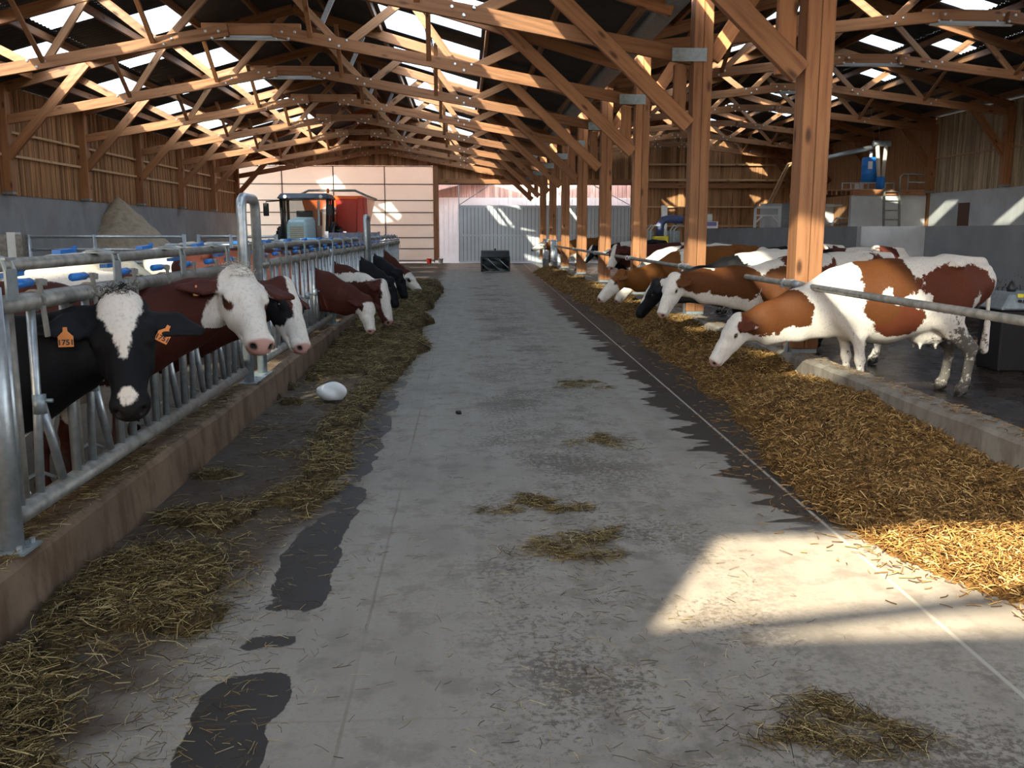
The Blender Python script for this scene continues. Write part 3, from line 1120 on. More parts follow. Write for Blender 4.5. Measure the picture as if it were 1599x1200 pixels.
class Body:
    """smooth union of elliptic segments"""

    def __init__(s):
        s.p = []

    def seg(s, a, b, ra, rb, side=(0, 1, 0), k=0.04, sub=False):
        s.p.append((np.array(a, float), np.array(b, float), np.array(ra, float), np.array(rb, float), np.array(side, float), k, sub))

    def ball(s, a, r, side=(0, 1, 0), axis=(1, 0, 0), k=0.04, sub=False):
        """r = (along axis, side, third)"""
        ax = unit(axis)
        h = max(r[0] - (r[1] + r[2]) / 2, 0.002)
        s.seg(np.array(a) - ax * h, np.array(a) + ax * h, (r[1], r[2]), (r[1], r[2]), side, k, sub)

    def grid(s, h):
        lo = np.min([np.minimum(p[0], p[1]) - max(p[2].max(), p[3].max()) for p in s.p if not p[6]], 0) - 0.06
        hi = np.max([np.maximum(p[0], p[1]) + max(p[2].max(), p[3].max()) for p in s.p if not p[6]], 0) + 0.06
        n = np.ceil((hi - lo) / h).astype(int) + 1
        g = np.full(n, 0.5, np.float32)
        for a, b, ra, rb, side, k, sub in s.p:
            R = max(ra.max(), rb.max()) + k + 0.05
            i0 = np.clip(((np.minimum(a, b) - R - lo) / h).astype(int), 0, n - 1)
            i1 = np.clip(((np.maximum(a, b) + R - lo) / h).astype(int) + 2, 1, n)
            ax = [lo[q] + h * np.arange(i0[q], i1[q]) for q in range(3)]
            X, Y, Z = np.meshgrid(*ax, indexing='ij')
            d = b - a
            L = np.linalg.norm(d)
            nn = d / L
            sd = side - nn * side.dot(nn)
            sd = sd / np.linalg.norm(sd)
            up = np.cross(nn, sd)
            px_, py_, pz_ = X - a[0], Y - a[1], Z - a[2]
            al = px_ * nn[0] + py_ * nn[1] + pz_ * nn[2]
            t = np.clip(al / L, 0, 1)
            du = px_ * sd[0] + py_ * sd[1] + pz_ * sd[2]
            dv = px_ * up[0] + py_ * up[1] + pz_ * up[2]
            dn = al - t * L
            ru = ra[0] + (rb[0] - ra[0]) * t
            rv = ra[1] + (rb[1] - ra[1]) * t
            rn = (ru + rv) / 2
            k0 = np.sqrt((du / ru) ** 2 + (dv / rv) ** 2 + (dn / rn) ** 2) + 1e-6
            k1 = np.sqrt((du / ru ** 2) ** 2 + (dv / rv ** 2) ** 2 + (dn / rn ** 2) ** 2) + 1e-6
            v = (k0 * (k0 - 1) / k1).astype(np.float32)
            sl = tuple(slice(i0[q], i1[q]) for q in range(3))
            old = g[sl]
            if sub:
                v = -v
                m = np.clip(0.5 - 0.5 * (v - old) / k, 0, 1)
                g[sl] = old * m + v * (1 - m) + k * m * (1 - m)
            else:
                m = np.clip(0.5 + 0.5 * (v - old) / k, 0, 1)
                g[sl] = v * (1 - m) + old * m - k * m * (1 - m)
        return g, lo


def cow_mat(name, base, colA, colB):
    k = NT(name)

    def at(n):
        return k.n('Attribute', out=2, attribute_name=n)
    o = k.obj()
    n1 = k.noise(o, 9.0, 6, 0.72)
    n2 = k.noise(o, 3.0, 3)
    n3 = k.noise(k.scaled(o, (60, 60, 22)), 1.0, 3, 0.6)
    f = k.math('ADD', at('patch'), k.math('MULTIPLY', k.math('SUBTRACT', n1, 0.5), k.math('MULTIPLY_ADD', k.math('SUBTRACT', 1.0, at('fine')), 0.12, 0.035)))
    f = k.math('ADD', f, k.math('MULTIPLY', k.math('SUBTRACT', n3, 0.5), 0.025))
    m = k.step(f, -0.006, 0.008)
    cA = k.mix(n2, tuple(q * 0.8 for q in colA), tuple(q * 1.2 for q in colA))
    cB = k.mix(n2, tuple(q * 0.8 for q in colB), tuple(q * 1.2 for q in colB))
    cc = k.mix(k.step(at('tone'), 0.45, 0.55), cA, cB)
    wh = k.mix(n2, tuple(q * 0.9 for q in base), tuple(q * 1.06 for q in base))
    wh = k.mix(k.math('MULTIPLY', k.step(n3, 0.5, 0.75), 0.22), wh, tuple(q * 0.6 for q in base))
    col = k.mix(m, wh, cc)
    col = k.mix(k.math('MULTIPLY', k.step(n3, 0.45, 0.8), 0.35), col, k.mix(0.55, col, (0.0, 0.0, 0.0)))
    col = k.mix(k.step(k.math('ADD', at('pink'), k.math('MULTIPLY', k.math('SUBTRACT', n1, 0.5), 0.3)), 0.1, 0.4), col, (0.44, 0.25, 0.21))
    nd = k.noise(o, 15.0, 5, 0.8)
    dirt = k.step(k.math('ADD', at('dirt'), k.math('MULTIPLY', k.math('SUBTRACT', nd, 0.5), 2.4)), 0.42, 0.62)
    col = k.mix(k.math('MULTIPLY', dirt, 0.9), col, (0.045, 0.037, 0.03))
    col = k.mix(at('dark'), col, (0.012, 0.010, 0.010))
    return k.done(k.bsdf(color=col, rough=k.math('MULTIPLY_ADD', at('dark'), -0.25, 0.68), spec=0.16, normal=k.bump(k.math('ADD', n3, k.math('MULTIPLY', n1, 0.6)), 0.22, 0.006)))


WHITE = (0.66, 0.60, 0.53)
RED, BROWN, DARKRED, BLACK = (0.095, 0.024, 0.010), (0.088, 0.028, 0.0068), (0.062, 0.016, 0.010), (0.0055, 0.0053, 0.0065)
CM = {'brown': cow_mat('hide_brown_and_white', WHITE, BROWN, RED), 'red': cow_mat('hide_red_and_white', WHITE, DARKRED, BLACK),
      'black': cow_mat('hide_black_and_white', WHITE, BLACK, DARKRED), 'cream': cow_mat('hide_cream', (0.74, 0.66, 0.5), BROWN, RED),
      'tan': cow_mat('hide_tan_and_white', WHITE, (0.155, 0.055, 0.011), RED)}


def mk_eye():
    k = NT('cow_eye')
    return k.done(k.bsdf(color=(0.008, 0.006, 0.005), rough=0.08, spec=0.8))


M['eye'] = mk_eye()


def cow(label, loc, fwd, poll, muzzle, mat, paint, base=-1.0, h=0.02, group=None, roll=0.0, tilt=None, yawn=0.0, neck_drop=0.0, ears=(0.0, 0.0), dirty=0.0, pink=1.0, hide=None, tags=None, earn=(-0.22, -0.22), scale=1.0, legs=True, eyes=True, ear_col=None, neck_w=1.0, tail=True, mouth=True, dark_nose=False, face_up=None):
    """loc: ground point under the pin bones, fwd: heading angle. poll, muzzle: world points of the head."""
    root = empty('cow', loc, label, 'cow', group, fwd)
    ca, sa = math.cos(-fwd), math.sin(-fwd)

    def loc_of(p):
        q = np.array(p, float) - np.array(loc, float)
        return np.array((q[0] * ca - q[1] * sa, q[0] * sa + q[1] * ca, q[2]))
    B = Body()
    S = scale
    secs = [(-0.10, 1.16, 0.13, 0.14), (0.0, 1.13, 0.235, 0.20), (0.26, 1.08, 0.33, 0.285), (0.55, 1.00, 0.395, 0.345), (0.9, 0.95, 0.425, 0.36), (1.2, 0.95, 0.395, 0.31), (1.40, 0.95, 0.33, 0.235), (1.54, 0.92, 0.25, 0.17)]
    for (x0, z0, rz0, ry0), (x1, z1, rz1, ry1) in zip(secs[:-1], secs[1:]):
        B.seg((x0, 0, z0), (x1, 0, z1), (ry0, rz0), (ry1, rz1), k=0.05)
    B.seg((-0.08, 0, 1.36), (0.3, 0, 1.385), (0.05, 0.035), (0.06, 0.035), k=0.05)
    for s in (-1, 1):
        B.ball((0.28, s * 0.235, 1.33), (0.07, 0.055, 0.05), k=0.07)         # hook bones
        B.ball((-0.09, s * 0.11, 1.27), (0.05, 0.04, 0.05), k=0.05)          # pin bones
        B.seg((0.2, s * 0.17, 1.08), (0.36, s * 0.235, 0.82), (0.13, 0.20), (0.10, 0.15), k=0.08)   # thigh
        B.seg((1.36, s * 0.15, 1.2), (1.36, s * 0.19, 0.85), (0.07, 0.10), (0.09, 0.13), k=0.08)    # shoulder blade
        if legs:
            B.seg((0.36, s * 0.235, 0.82), (0.24, s * 0.21, 0.66), (0.09, 0.155), (0.07, 0.11), k=0.06)
            B.seg((0.24, s * 0.21, 0.66), (0.06, s * 0.20, 0.48), (0.066, 0.10), (0.052, 0.078), k=0.04)
            B.seg((0.05, s * 0.20, 0.49), (0.09, s * 0.20, 0.15), (0.042, 0.054), (0.038, 0.046), k=0.03)
            B.seg((0.09, s * 0.20, 0.15), (0.13, s * 0.20, 0.06), (0.042, 0.046), (0.05, 0.055), k=0.03)
            B.seg((0.13, s * 0.20, 0.06), (0.15, s * 0.20, 0.035), (0.056, 0.07), (0.06, 0.036), k=0.015)
            B.seg((1.36, s * 0.19, 0.85), (1.22, s * 0.18, 0.62), (0.085, 0.12), (0.065, 0.08), k=0.06)
            B.seg((1.22, s * 0.18, 0.62), (1.18, s * 0.17, 0.37), (0.052, 0.06), (0.042, 0.046), k=0.04)
            B.ball((1.185, s * 0.17, 0.38), (0.05, 0.05, 0.05), axis=(0, 0, 1), k=0.03)
            B.seg((1.18, s * 0.17, 0.36), (1.16, s * 0.17, 0.13), (0.036, 0.038), (0.036, 0.042), k=0.03)
            B.seg((1.16, s * 0.17, 0.12), (1.2, s * 0.17, 0.05), (0.045, 0.048), (0.055, 0.06), k=0.03)
            B.seg((1.2, s * 0.17, 0.05), (1.22, s * 0.17, 0.035), (0.056, 0.06), (0.058, 0.036), k=0.015)
    B.ball((0.42, 0, 0.64), (0.21, 0.15, 0.14), k=0.06)                        # udder
    for sx, sy in ((0.52, -0.07), (0.52, 0.07), (0.36, -0.07), (0.36, 0.07)):
        B.seg((sx, sy, 0.54), (sx, sy, 0.475), (0.02, 0.02), (0.014, 0.014), k=0.02)
    if tail:
        B.seg((-0.10, 0, 1.33), (-0.19, 0, 1.2), (0.045, 0.045), (0.032, 0.032), k=0.05)
        B.seg((-0.19, 0, 1.2), (-0.20, 0.01, 0.72), (0.026, 0.026), (0.018, 0.018), k=0.02)
        B.seg((-0.20, 0.01, 0.72), (-0.18, 0.02, 0.45), (0.03, 0.03), (0.045, 0.045), k=0.03)
    # head frame
    P, Q = loc_of(poll), loc_of(muzzle)
    ax = unit(Q - P)
    L = np.linalg.norm(Q - P)
    upw = np.array(face_up if face_up is not None else (0, 0, 1.0))
    if face_up is not None:
        upw = np.array((upw[0] * ca - upw[1] * sa, upw[0] * sa + upw[1] * ca, upw[2]))
    sd = unit(np.cross(upw, ax))
    if roll:
        nrm0 = np.cross(ax, sd)
        sd = unit(sd * math.cos(roll) + nrm0 * math.sin(roll))
    nr = np.cross(ax, sd)           # out of the forehead
    q = L / 0.54

    def H(a, s_, n_):
        return P + (ax * a + sd * s_ + nr * n_) * q
    # neck
    base_n = np.array((1.36, 0, 0.99))
    e = H(0.06, 0, -0.12)
    back = (e - base_n)
    mid1 = base_n + back * 0.38 + np.array((0.05, 0, -neck_drop))
    mid2 = base_n + back * 0.74 + np.array((0, 0, -neck_drop * 0.6))
    sdn = np.array((0, 1.0, 0))
    w = neck_w
    B.seg(base_n, mid1, (0.17 * w, 0.27 * w), (0.135 * w, 0.22 * w), sdn, k=0.07)
    B.seg(mid1, mid2, (0.135 * w, 0.235 * w), (0.115 * w, 0.19 * w), unit(sdn + 0.5 * sd * np.sign(sd[1] + 1e-3)), k=0.07)
    B.seg(mid2, e, (0.115 * w, 0.19 * w), (0.105, 0.14), unit(sdn * 0.4 + sd), k=0.07)
    bz = 0.66
    B.seg((1.5, 0, bz + 0.05), mid1 + np.array((-0.02, 0, -0.2)), (0.07, 0.13), (0.05, 0.08), k=0.09)      # brisket and dewlap
    B.seg(mid1 + np.array((-0.02, 0, -0.2)), mid2 + np.array((0, 0, -0.17)), (0.05, 0.08), (0.04, 0.06), k=0.08)
    # skull
    B.seg(H(0.02, 0, -0.065), H(0.16, 0, -0.075), (0.108 * q, 0.075 * q), (0.112 * q, 0.09 * q), sd, k=0.05)
    B.seg(H(0.16, 0, -0.075), H(0.32, 0, -0.068), (0.105 * q, 0.09 * q), (0.075 * q, 0.072 * q), sd, k=0.05)
    B.seg(H(0.32, 0, -0.068), H(0.47, 0, -0.065), (0.072 * q, 0.07 * q), (0.068 * q, 0.062 * q), sd, k=0.04)
    B.ball(H(0.485, 0, -0.066), (0.06 * q, 0.078 * q, 0.058 * q), sd, ax, k=0.03)              # muzzle pad
    B.ball(H(0.0, 0, -0.015), (0.05 * q, 0.065 * q, 0.04 * q), sd, ax, k=0.05)                  # poll
    B.ball(H(0.12, 0, -0.005), (0.11 * q, 0.075 * q, 0.02 * q), sd, ax, k=0.04)                 # forehead
    B.seg(H(0.2, 0, -0.012), H(0.42, 0, -0.015), (0.042 * q, 0.02 * q), (0.042 * q, 0.016 * q), sd, k=0.04)   # nose ridge
    for s in (-1, 1):
        B.ball(H(0.17, s * 0.098, -0.035), (0.055 * q, 0.03 * q, 0.035 * q), sd, ax, k=0.03)    # brow
        B.ball(H(0.22, s * 0.075, -0.115), (0.09 * q, 0.03 * q, 0.055 * q), sd, ax, k=0.05)     # cheek
        B.seg(H(0.13, s * 0.07, -0.15), H(0.40, s * 0.032, -0.125), (0.028 * q, 0.05 * q), (0.026 * q, 0.03 * q), sd, k=0.04)   # jaw
        B.ball(H(0.488, s * 0.047, -0.045), (0.028 * q, 0.03 * q, 0.028 * q), sd, ax, k=0.02)   # nostril wing
    B.seg(H(0.38, 0, -0.128), H(0.475, 0, -0.118), (0.045 * q, 0.028 * q), (0.052 * q, 0.03 * q), sd, k=0.03)   # chin
    ear_pts = []
    for i, s in enumerate((-1, 1)):
        b0 = H(0.075, s * 0.10, -0.055)
        dr = unit(sd * s * 1.0 - ax * (0.02 - ears[i]) + nr * earn[i])
        b1 = b0 + dr * 0.105 * q
        b2 = b0 + dr * 0.225 * q
        flat = unit(ax * 0.85 + nr * 0.25)
        B.seg(b0, b1, (0.036 * q, 0.028 * q), (0.082 * q, 0.022 * q), flat, k=0.03)
        B.seg(b1, b2, (0.082 * q, 0.02 * q), (0.034 * q, 0.014 * q), flat, k=0.015)
        B.ball(b1 * 0.8 + b2 * 0.2 + nr * 0.025 * q, (0.075 * q, 0.05 * q, 0.011 * q), flat, dr, k=0.02, sub=True)
        ear_pts.append((b0, b1, b2, dr, flat))
    for s in (-1, 1):
        B.ball(H(0.528, s * 0.046, -0.047), (0.024 * q, 0.015 * q, 0.012 * q), unit(sd + 0.6 * s * nr), ax, k=0.012, sub=True)
        B.ball(H(0.178, s * 0.118, -0.052), (0.026 * q, 0.014 * q, 0.016 * q), sd, ax, k=0.012, sub=True)
    if mouth:
        for s in (-1, 1):
            B.seg(H(0.40, s * 0.07, -0.102), H(0.52, s * 0.03, -0.108), (0.02 * q, 0.007), (0.02 * q, 0.007), sd, k=0.012, sub=True)
    g, lo = B.grid(h)
    V, F = surface_nets(g, lo, h)
    # light smoothing
    for _ in range(1):
        acc = np.zeros_like(V)
        cnt = np.zeros(len(V))
        for a in range(4):
            for b_ in ((a + 1) % 4, (a - 1) % 4):
                np.add.at(acc, F[:, a], V[F[:, b_]])
                np.add.at(cnt, F[:, a], 1)
        V = V * 0.5 + 0.5 * acc / cnt[:, None]
    # coat
    f = np.full(len(V), base * 0.4)
    tone = np.zeros(len(V))
    hv = np.stack([(V - P) @ ax / q, (V - P) @ sd / q, (V - P) @ nr / q], 1)
    near_head = (hv[:, 0] > -0.06) & (hv[:, 0] < 0.62) & (np.abs(hv[:, 1]) < 0.36) & (hv[:, 2] < 0.1) & (hv[:, 2] > -0.24)
    nc = [base_n, mid1, mid2, e]
    for it in paint:
        sp, c, r, colr = it[:4]
        # 'b' body space, 'h' head space, 'n' along the neck (0..1, side, up)
        if sp == 'h':
            d = np.linalg.norm((hv - np.array(c)) / np.array(r), axis=1)
            v = (1 - d) * min(r)
            v = np.where(near_head, v, -1.0)
        else:
            cc = np.array(c, float)
            if sp == 'n':
                t = c[0] * 3
                i = min(int(t), 2)
                cc = nc[i] + (nc[i + 1] - nc[i]) * (t - i) + np.array((0, c[1], c[2]))
            d = np.linalg.norm((V - cc) / np.array(r), axis=1)
            v = (1 - d) * min(r)
        if colr == 'W':
            f = np.minimum(f, -v)
        else:
            f = np.maximum(f, v)
            tone = np.where(v > -0.02, 1.0 if colr == 'B' else 0.0, tone)
    def ellipse(c, r):
        d = np.linalg.norm((hv - np.array(c)) / np.array(r), axis=1)
        return np.clip(1.25 - d, 0, 1)
    pk = ellipse((0.545, 0, -0.06), (0.06, 0.1, 0.075)) * pink * near_head
    dk = np.zeros(len(V))
    for s in (-1, 1):
        dk = np.maximum(dk, np.clip(2.2 * ellipse((0.525, s * 0.046, -0.047), (0.022, 0.021, 0.018)), 0, 1))
        dk = np.maximum(dk, np.clip(1.8 * ellipse((0.178, s * 0.108, -0.052), (0.032, 0.03, 0.022)), 0, 1))
    if dark_nose:
        dk = np.maximum(dk, 0.8 * np.clip(1.6 * ellipse((0.545, 0, -0.065), (0.05, 0.09, 0.06)), 0, 1))
        pk = pk * 0
    dk = np.where(near_head, dk, 0)
    hoof = np.clip((0.065 - V[:, 2]) / 0.02, 0, 1)
    dk = np.maximum(dk, hoof * 0.8)
    dt = np.clip((0.62 - V[:, 2]) / 0.5, 0, 1) * 0.5 * (V[:, 0] < 1.2) + 0.1 * (V[:, 2] < 0.7) * (V[:, 0] < 1.3)
    dt = dt + dirty * np.clip(1 - np.linalg.norm((V - np.array((0.15, 0, 0.6))) / np.array((0.42, 0.9, 0.62)), axis=1), 0, 1) * 0.75
    body = np_mesh('body', V, F, CM[mat], root, smooth=True)
    for nm, arr in (('patch', f), ('tone', tone), ('pink', pk), ('dark', dk), ('dirt', dt), ('fine', near_head.astype(float))):
        a = body.data.attributes.new(nm, 'FLOAT', 'POINT')
        a.data.foreach_set('value', np.ascontiguousarray(arr, dtype=np.float32))
    if eyes:
        for s in (-1, 1):
            e_ = MB()
            n, m = 8, 12
            e_.lathe([(0.0005, -1)] + [(math.sin(PI * i / n), -math.cos(PI * i / n)) for i in range(1, n)] + [(0.0005, 1)], n=m)
            r_ = 0.021 * q
            e_.v = [tuple(v_ * r_ for v_ in w_) for w_ in e_.v]
            e_.build('eye', M['eye'], root, smooth=True, loc=tuple(H(0.178, s * 0.104, -0.052)))
    return root, dict(H=H, ax=ax, sd=sd, nr=nr, q=q, ears=ear_pts)


def ear_tag(root, hd, i, out, text=None, size=1.0, shift=(0, 0, 0), back=0.0, up=None):
    """flat tag hanging from ear i, facing the unit vector 'out' (cow space)"""
    b0, b1, b2, dr, flat = hd['ears'][i]
    nrm = unit(out)
    upv = np.array((0, 0, 1.0)) if up is None else unit(up)
    rt = unit(np.cross(upv, nrm))
    upv = np.cross(nrm, rt)
    c = b1 * 0.75 + b2 * 0.25 + nrm * (0.026 * hd['q']) + np.array(shift)
    W, Hh = 0.033 * size, 0.062 * size
    outl = [(-W, -Hh), (W, -Hh), (W * 1.02, -0.012), (W * 0.32, 0.012), (W * 0.28, 0.032), (-W * 0.28, 0.032), (-W * 0.32, 0.012), (-W * 1.02, -0.012)]
    b = MB()
    n = len(outl)
    for dz in (0.0, 0.004):
        for x, y in outl:
            b.v.append(tuple(c + rt * x + upv * y + nrm * dz))
    b.f.append(tuple(reversed(range(n))))
    b.f.append(tuple(range(n, 2 * n)))
    for j in range(n):
        k = (j + 1) % n
        b.f.append((j, k, n + k, n + j))
    t = b.build('ear_tag', M['tag'], root, label='orange ear tag')
    if text:
        cu = bpy.data.curves.new('tag_number', 'FONT')
        cu.body = text
        cu.size = 0.036 * size
        cu.align_x = 'CENTER'
        cu.extrude = 0.0008
        cu.offset = 0.0009
        to = bpy.data.objects.new('tag_number_source', cu)
        me = bpy.data.meshes.new_from_object(to)
        bpy.data.objects.remove(to)
        me.materials.clear()
        me.materials.append(M['ink'])
        o = bpy.data.objects.new('tag_number', me)
        link(o, t)
        p = c + nrm * 0.0055 - upv * 0.052 * size
        o.matrix_local = Matrix(((rt[0], upv[0], nrm[0], p[0]), (rt[1], upv[1], nrm[1], p[1]), (rt[2], upv[2], nrm[2], p[2]), (0, 0, 0, 1)))
    return t


def hair_mat(name, c):
    k = NT(name)
    return k.done(k.bsdf(color=k.mix(k.island(), tuple(q * 0.6 for q in c), c), rough=0.6))


M['hair_black'] = hair_mat('black_hair', (0.008, 0.0075, 0.008))
M['hair_white'] = hair_mat('white_hair', (0.62, 0.57, 0.5))


def poll_hair(root, hd, n, mat, a=(-0.05, 0.05), w=0.07):
    H, q = hd['H'], hd['q']
    P = np.stack([H(*p) for p in zip(RNG.uniform(a[0], a[1], n), RNG.normal(0, w * 0.6, n), RNG.uniform(0.0, 0.03, n))])
    o = strands('poll_hair', P, (0.02, 0.045), (0.002, 0.0035), M[mat], 0.5, 0.3, root)
    o['kind'] = 'stuff'
    return o
# ------------------------------------------------------------------ the cows, right side (heading to the left, head down in the feed)
GR, GL = 'cows feeding at the right kerb', 'cows with their heads through the feed gates on the left'


def rcow(label, Y, poll, muzzle, mat, paint, rump=5.2, **kw):
    return cow(label, (rump - 0.05, Y, 0), PI, poll, muzzle, mat, paint, group=GR, **kw)


# nearest: white face, brown neck, broad brown saddle
rcow('brown and white cow eating silage, nearest on the right, white face, brown neck', 9.05, (2.72, 9.0, 0.80), (2.44, 8.95, 0.36), 'brown', [
    ('b', (1.0, 0, 1.22), (0.40, 0.7, 0.27), 'A'), ('b', (0.28, 0, 1.08), (0.46, 0.7, 0.27), 'B'), ('b', (0.86, 0.3, 0.78), (0.27, 0.3, 0.17), 'B'), ('b', (1.08, 0.3, 0.9), (0.16, 0.3, 0.14), 'A'),
    ('b', (0.15, 0, 1.45), (0.55, 0.5, 0.13), 'W'), ('b', (0.70, 0.2, 1.36), (0.075, 0.4, 0.17), 'W'), ('b', (1.40, 0, 1.1), (0.17, 0.6, 0.4), 'W'), ('b', (0.68, 0.3, 0.98), (0.10, 0.2, 0.07), 'W'), ('b', (1.02, 0.3, 1.05), (0.05, 0.2, 0.06), 'W'),
    ('b', (0.05, 0.3, 0.52), (0.4, 0.3, 0.36), 'W'), ('b', (0.06, 0.2, 0.95), (0.05, 0.3, 0.12), 'W'), ('b', (0.52, 0.2, 0.72), (0.12, 0.3, 0.16), 'W'),
    ('n', (0.50, 0, 0.06), (0.28, 0.5, 0.24), 'A'), ('n', (0.78, 0, 0.05), (0.22, 0.4, 0.17), 'A'), ('n', (0.75, 0, -0.24), (0.5, 0.4, 0.12), 'W'), ('n', (0.3, 0, -0.27), (0.3, 0.4, 0.14), 'W'),
    ('h', (0.35, 0, -0.05), (0.30, 0.3, 0.2), 'W'), ('h', (0.05, 0.2, -0.06), (0.10, 0.14, 0.07), 'B')], h=0.0135, dirty=1.0, ears=(-0.3, -0.25), neck_drop=0.03, rump=5.2)
rcow('brown and white cow second from the front on the right, white face raised', 11.3, atY(1050, 432, 11.2), atY(1027, 492, 11.1), 'brown', [
    ('b', (1.0, 0, 1.25), (0.36, 0.5, 0.22), 'B'), ('b', (0.2, 0, 1.15), (0.22, 0.5, 0.25), 'B'), ('b', (0.85, 0.2, 1.35), (0.14, 0.3, 0.12), 'W'),
    ('b', (1.35, 0, 0.95), (0.26, 0.5, 0.32), 'A'), ('n', (0.35, 0, 0.02), (0.36, 0.5, 0.26), 'A'), ('n', (0.75, 0, 0.06), (0.26, 0.4, 0.17), 'A'), ('n', (0.6, 0, -0.25), (0.6, 0.4, 0.12), 'W'),
    ('h', (0.34, 0, -0.05), (0.27, 0.3, 0.2), 'W'), ('h', (0.06, 0.2, -0.06), (0.08, 0.16, 0.07), 'A')], h=0.016, ears=(-0.2, -0.2), rump=5.3)
rcow('black cow with a white blaze bending down between two brown and white cows', 12.9, atY(1022, 440, 12.8), atY(990, 492, 12.8), 'black', [
    ('b', (0.9, 0, 1.3), (0.4, 0.5, 0.3), 'W'), ('b', (0.3, 0, 0.6), (0.4, 0.5, 0.3), 'W'), ('h', (0.20, 0, 0.0), (0.17, 0.05, 0.07), 'W')], base=1.0, h=0.02, dark_nose=True, rump=5.2)
rcow('tan cow with a white muzzle eating, behind the black one, pale stripe on its shoulder', 16.6, atY(968, 424, 16.4), atY(930, 466, 16.4), 'tan', [
    ('b', (1.30, 0, 1.2), (0.06, 0.5, 0.35), 'W'), ('b', (1.3, 0, 0.55), (0.3, 0.5, 0.2), 'W'), ('h', (0.38, 0, -0.05), (0.22, 0.3, 0.2), 'W'), ('b', (0.2, 0, 0.5), (0.5, 0.5, 0.2), 'W')], base=1.0, h=0.02, rump=5.3, ears=(-0.2, -0.2), neck_drop=0.07)
rcow('white cow behind the tan one, only its head and shoulder showing over the rail', 18.3, atY(985, 425, 18.1), atY(957, 470, 18.1), 'red', [
    ('b', (0.9, 0, 1.1), (0.3, 0.6, 0.3), 'A')], h=0.025, rump=5.4)
rcow('red and white cow with raised white face between the fourth and third posts', 21.5, atY(962, 385, 21.2), atY(950, 418, 20.9), 'red', [
    ('b', (0.9, 0, 1.2), (0.5, 0.6, 0.4), 'A'), ('n', (0.6, 0, 0.0), (0.4, 0.5, 0.3), 'A'), ('h', (0.2, 0.12, -0.05), (0.13, 0.1, 0.12), 'A'), ('h', (0.2, -0.12, -0.05), (0.13, 0.1, 0.12), 'A'), ('h', (0.3, 0, 0.0), (0.3, 0.05, 0.1), 'W')], h=0.025, rump=5.6)
rcow('black and white cow standing among the far posts on the right', 27.0, atY(925, 385, 26.8), atY(912, 408, 26.6), 'black', [
    ('b', (1.0, 0, 1.1), (0.3, 0.6, 0.5), 'W'), ('h', (0.25, 0, 0.0), (0.3, 0.05, 0.1), 'W')], base=1.0, h=0.03, rump=5.9, dark_nose=True)
rcow('farthest cow on the right, tan with a white face, at the end of the silage', 38.05, atY(849, 378, 38.0), atY(829, 389, 37.9), 'tan', [
    ('h', (0.25, 0, -0.05), (0.3, 0.3, 0.3), 'W'), ('b', (0.8, 0, 0.6), (0.7, 0.6, 0.3), 'W')], base=1.0, h=0.03, rump=5.9)
# standing further back in the right pen
cow('red and white cow seen from behind, standing beyond the nearest feeding cow', (7.0, 14.6, 0), 2.75, (5.1, 15.6, 1.35), (4.75, 15.7, 1.0), 'red', [
    ('b', (0.15, 0.1, 1.28), (0.2, 0.3, 0.16), 'A'), ('b', (1.0, 0, 1.2), (0.3, 0.5, 0.3), 'A')], h=0.022)
cow('red and white cow in the second row of the right pen, broad dark red back', (7.1, 17.2, 0), PI - 0.15, (5.0, 17.5, 1.3), (4.6, 17.6, 1.0), 'red', [
    ('b', (0.5, 0, 1.3), (0.36, 0.5, 0.12), 'A'), ('b', (0.05, 0, 1.25), (0.1, 0.4, 0.14), 'A'), ('b', (1.2, 0, 1.2), (0.3, 0.5, 0.3), 'B')], h=0.022)

# ------------------------------------------------------------------ the cows, left side (heading to the right)


def lcow(label, Y, chest, poll, muzzle, mat, paint, **kw):
    return cow(label, (chest - 1.6, Y, 0), 0.0, poll, muzzle, mat, paint, group=GL, **kw)


r, hd = lcow('black cow facing the camera, white triangle on its forehead, numbered ear tags', 4.48, -2.2, atY(186, 468, 4.62), atY(201, 640, 4.25), 'black', [
    ('h', (0.03, 0.0, 0.0), (0.115, 0.092, 0.11), 'W'), ('h', (0.12, 0.0, 0.0), (0.09, 0.064, 0.08), 'W'), ('h', (0.19, 0.0, 0.0), (0.075, 0.038, 0.08), 'W'), ('h', (0.245, 0.0, 0.0), (0.06, 0.018, 0.08), 'W'),
    ('h', (0.475, 0.0, 0.0), (0.036, 0.034, 0.07), 'W'), ('n', (0.16, 0, -0.42), (0.16, 0.4, 0.13), 'W')], base=1.0, h=0.011, dark_nose=True, face_up=(0.2, -0.9, 0.42), ears=(0.28, 0.5), earn=(0.35, 0.0), neck_drop=0.05)
poll_hair(r, hd, 170, 'hair_black', (-0.06, 0.0))
ear_tag(r, hd, 0, (0.30, -1, 0.05), '1751', 1.0, shift=(0.03, -0.05, -0.02))
ear_tag(r, hd, 1, (0.30, -1, 0.05), '1751', 0.95, shift=(-0.05, -0.04, -0.02), up=(0.5, 0, 0.85))
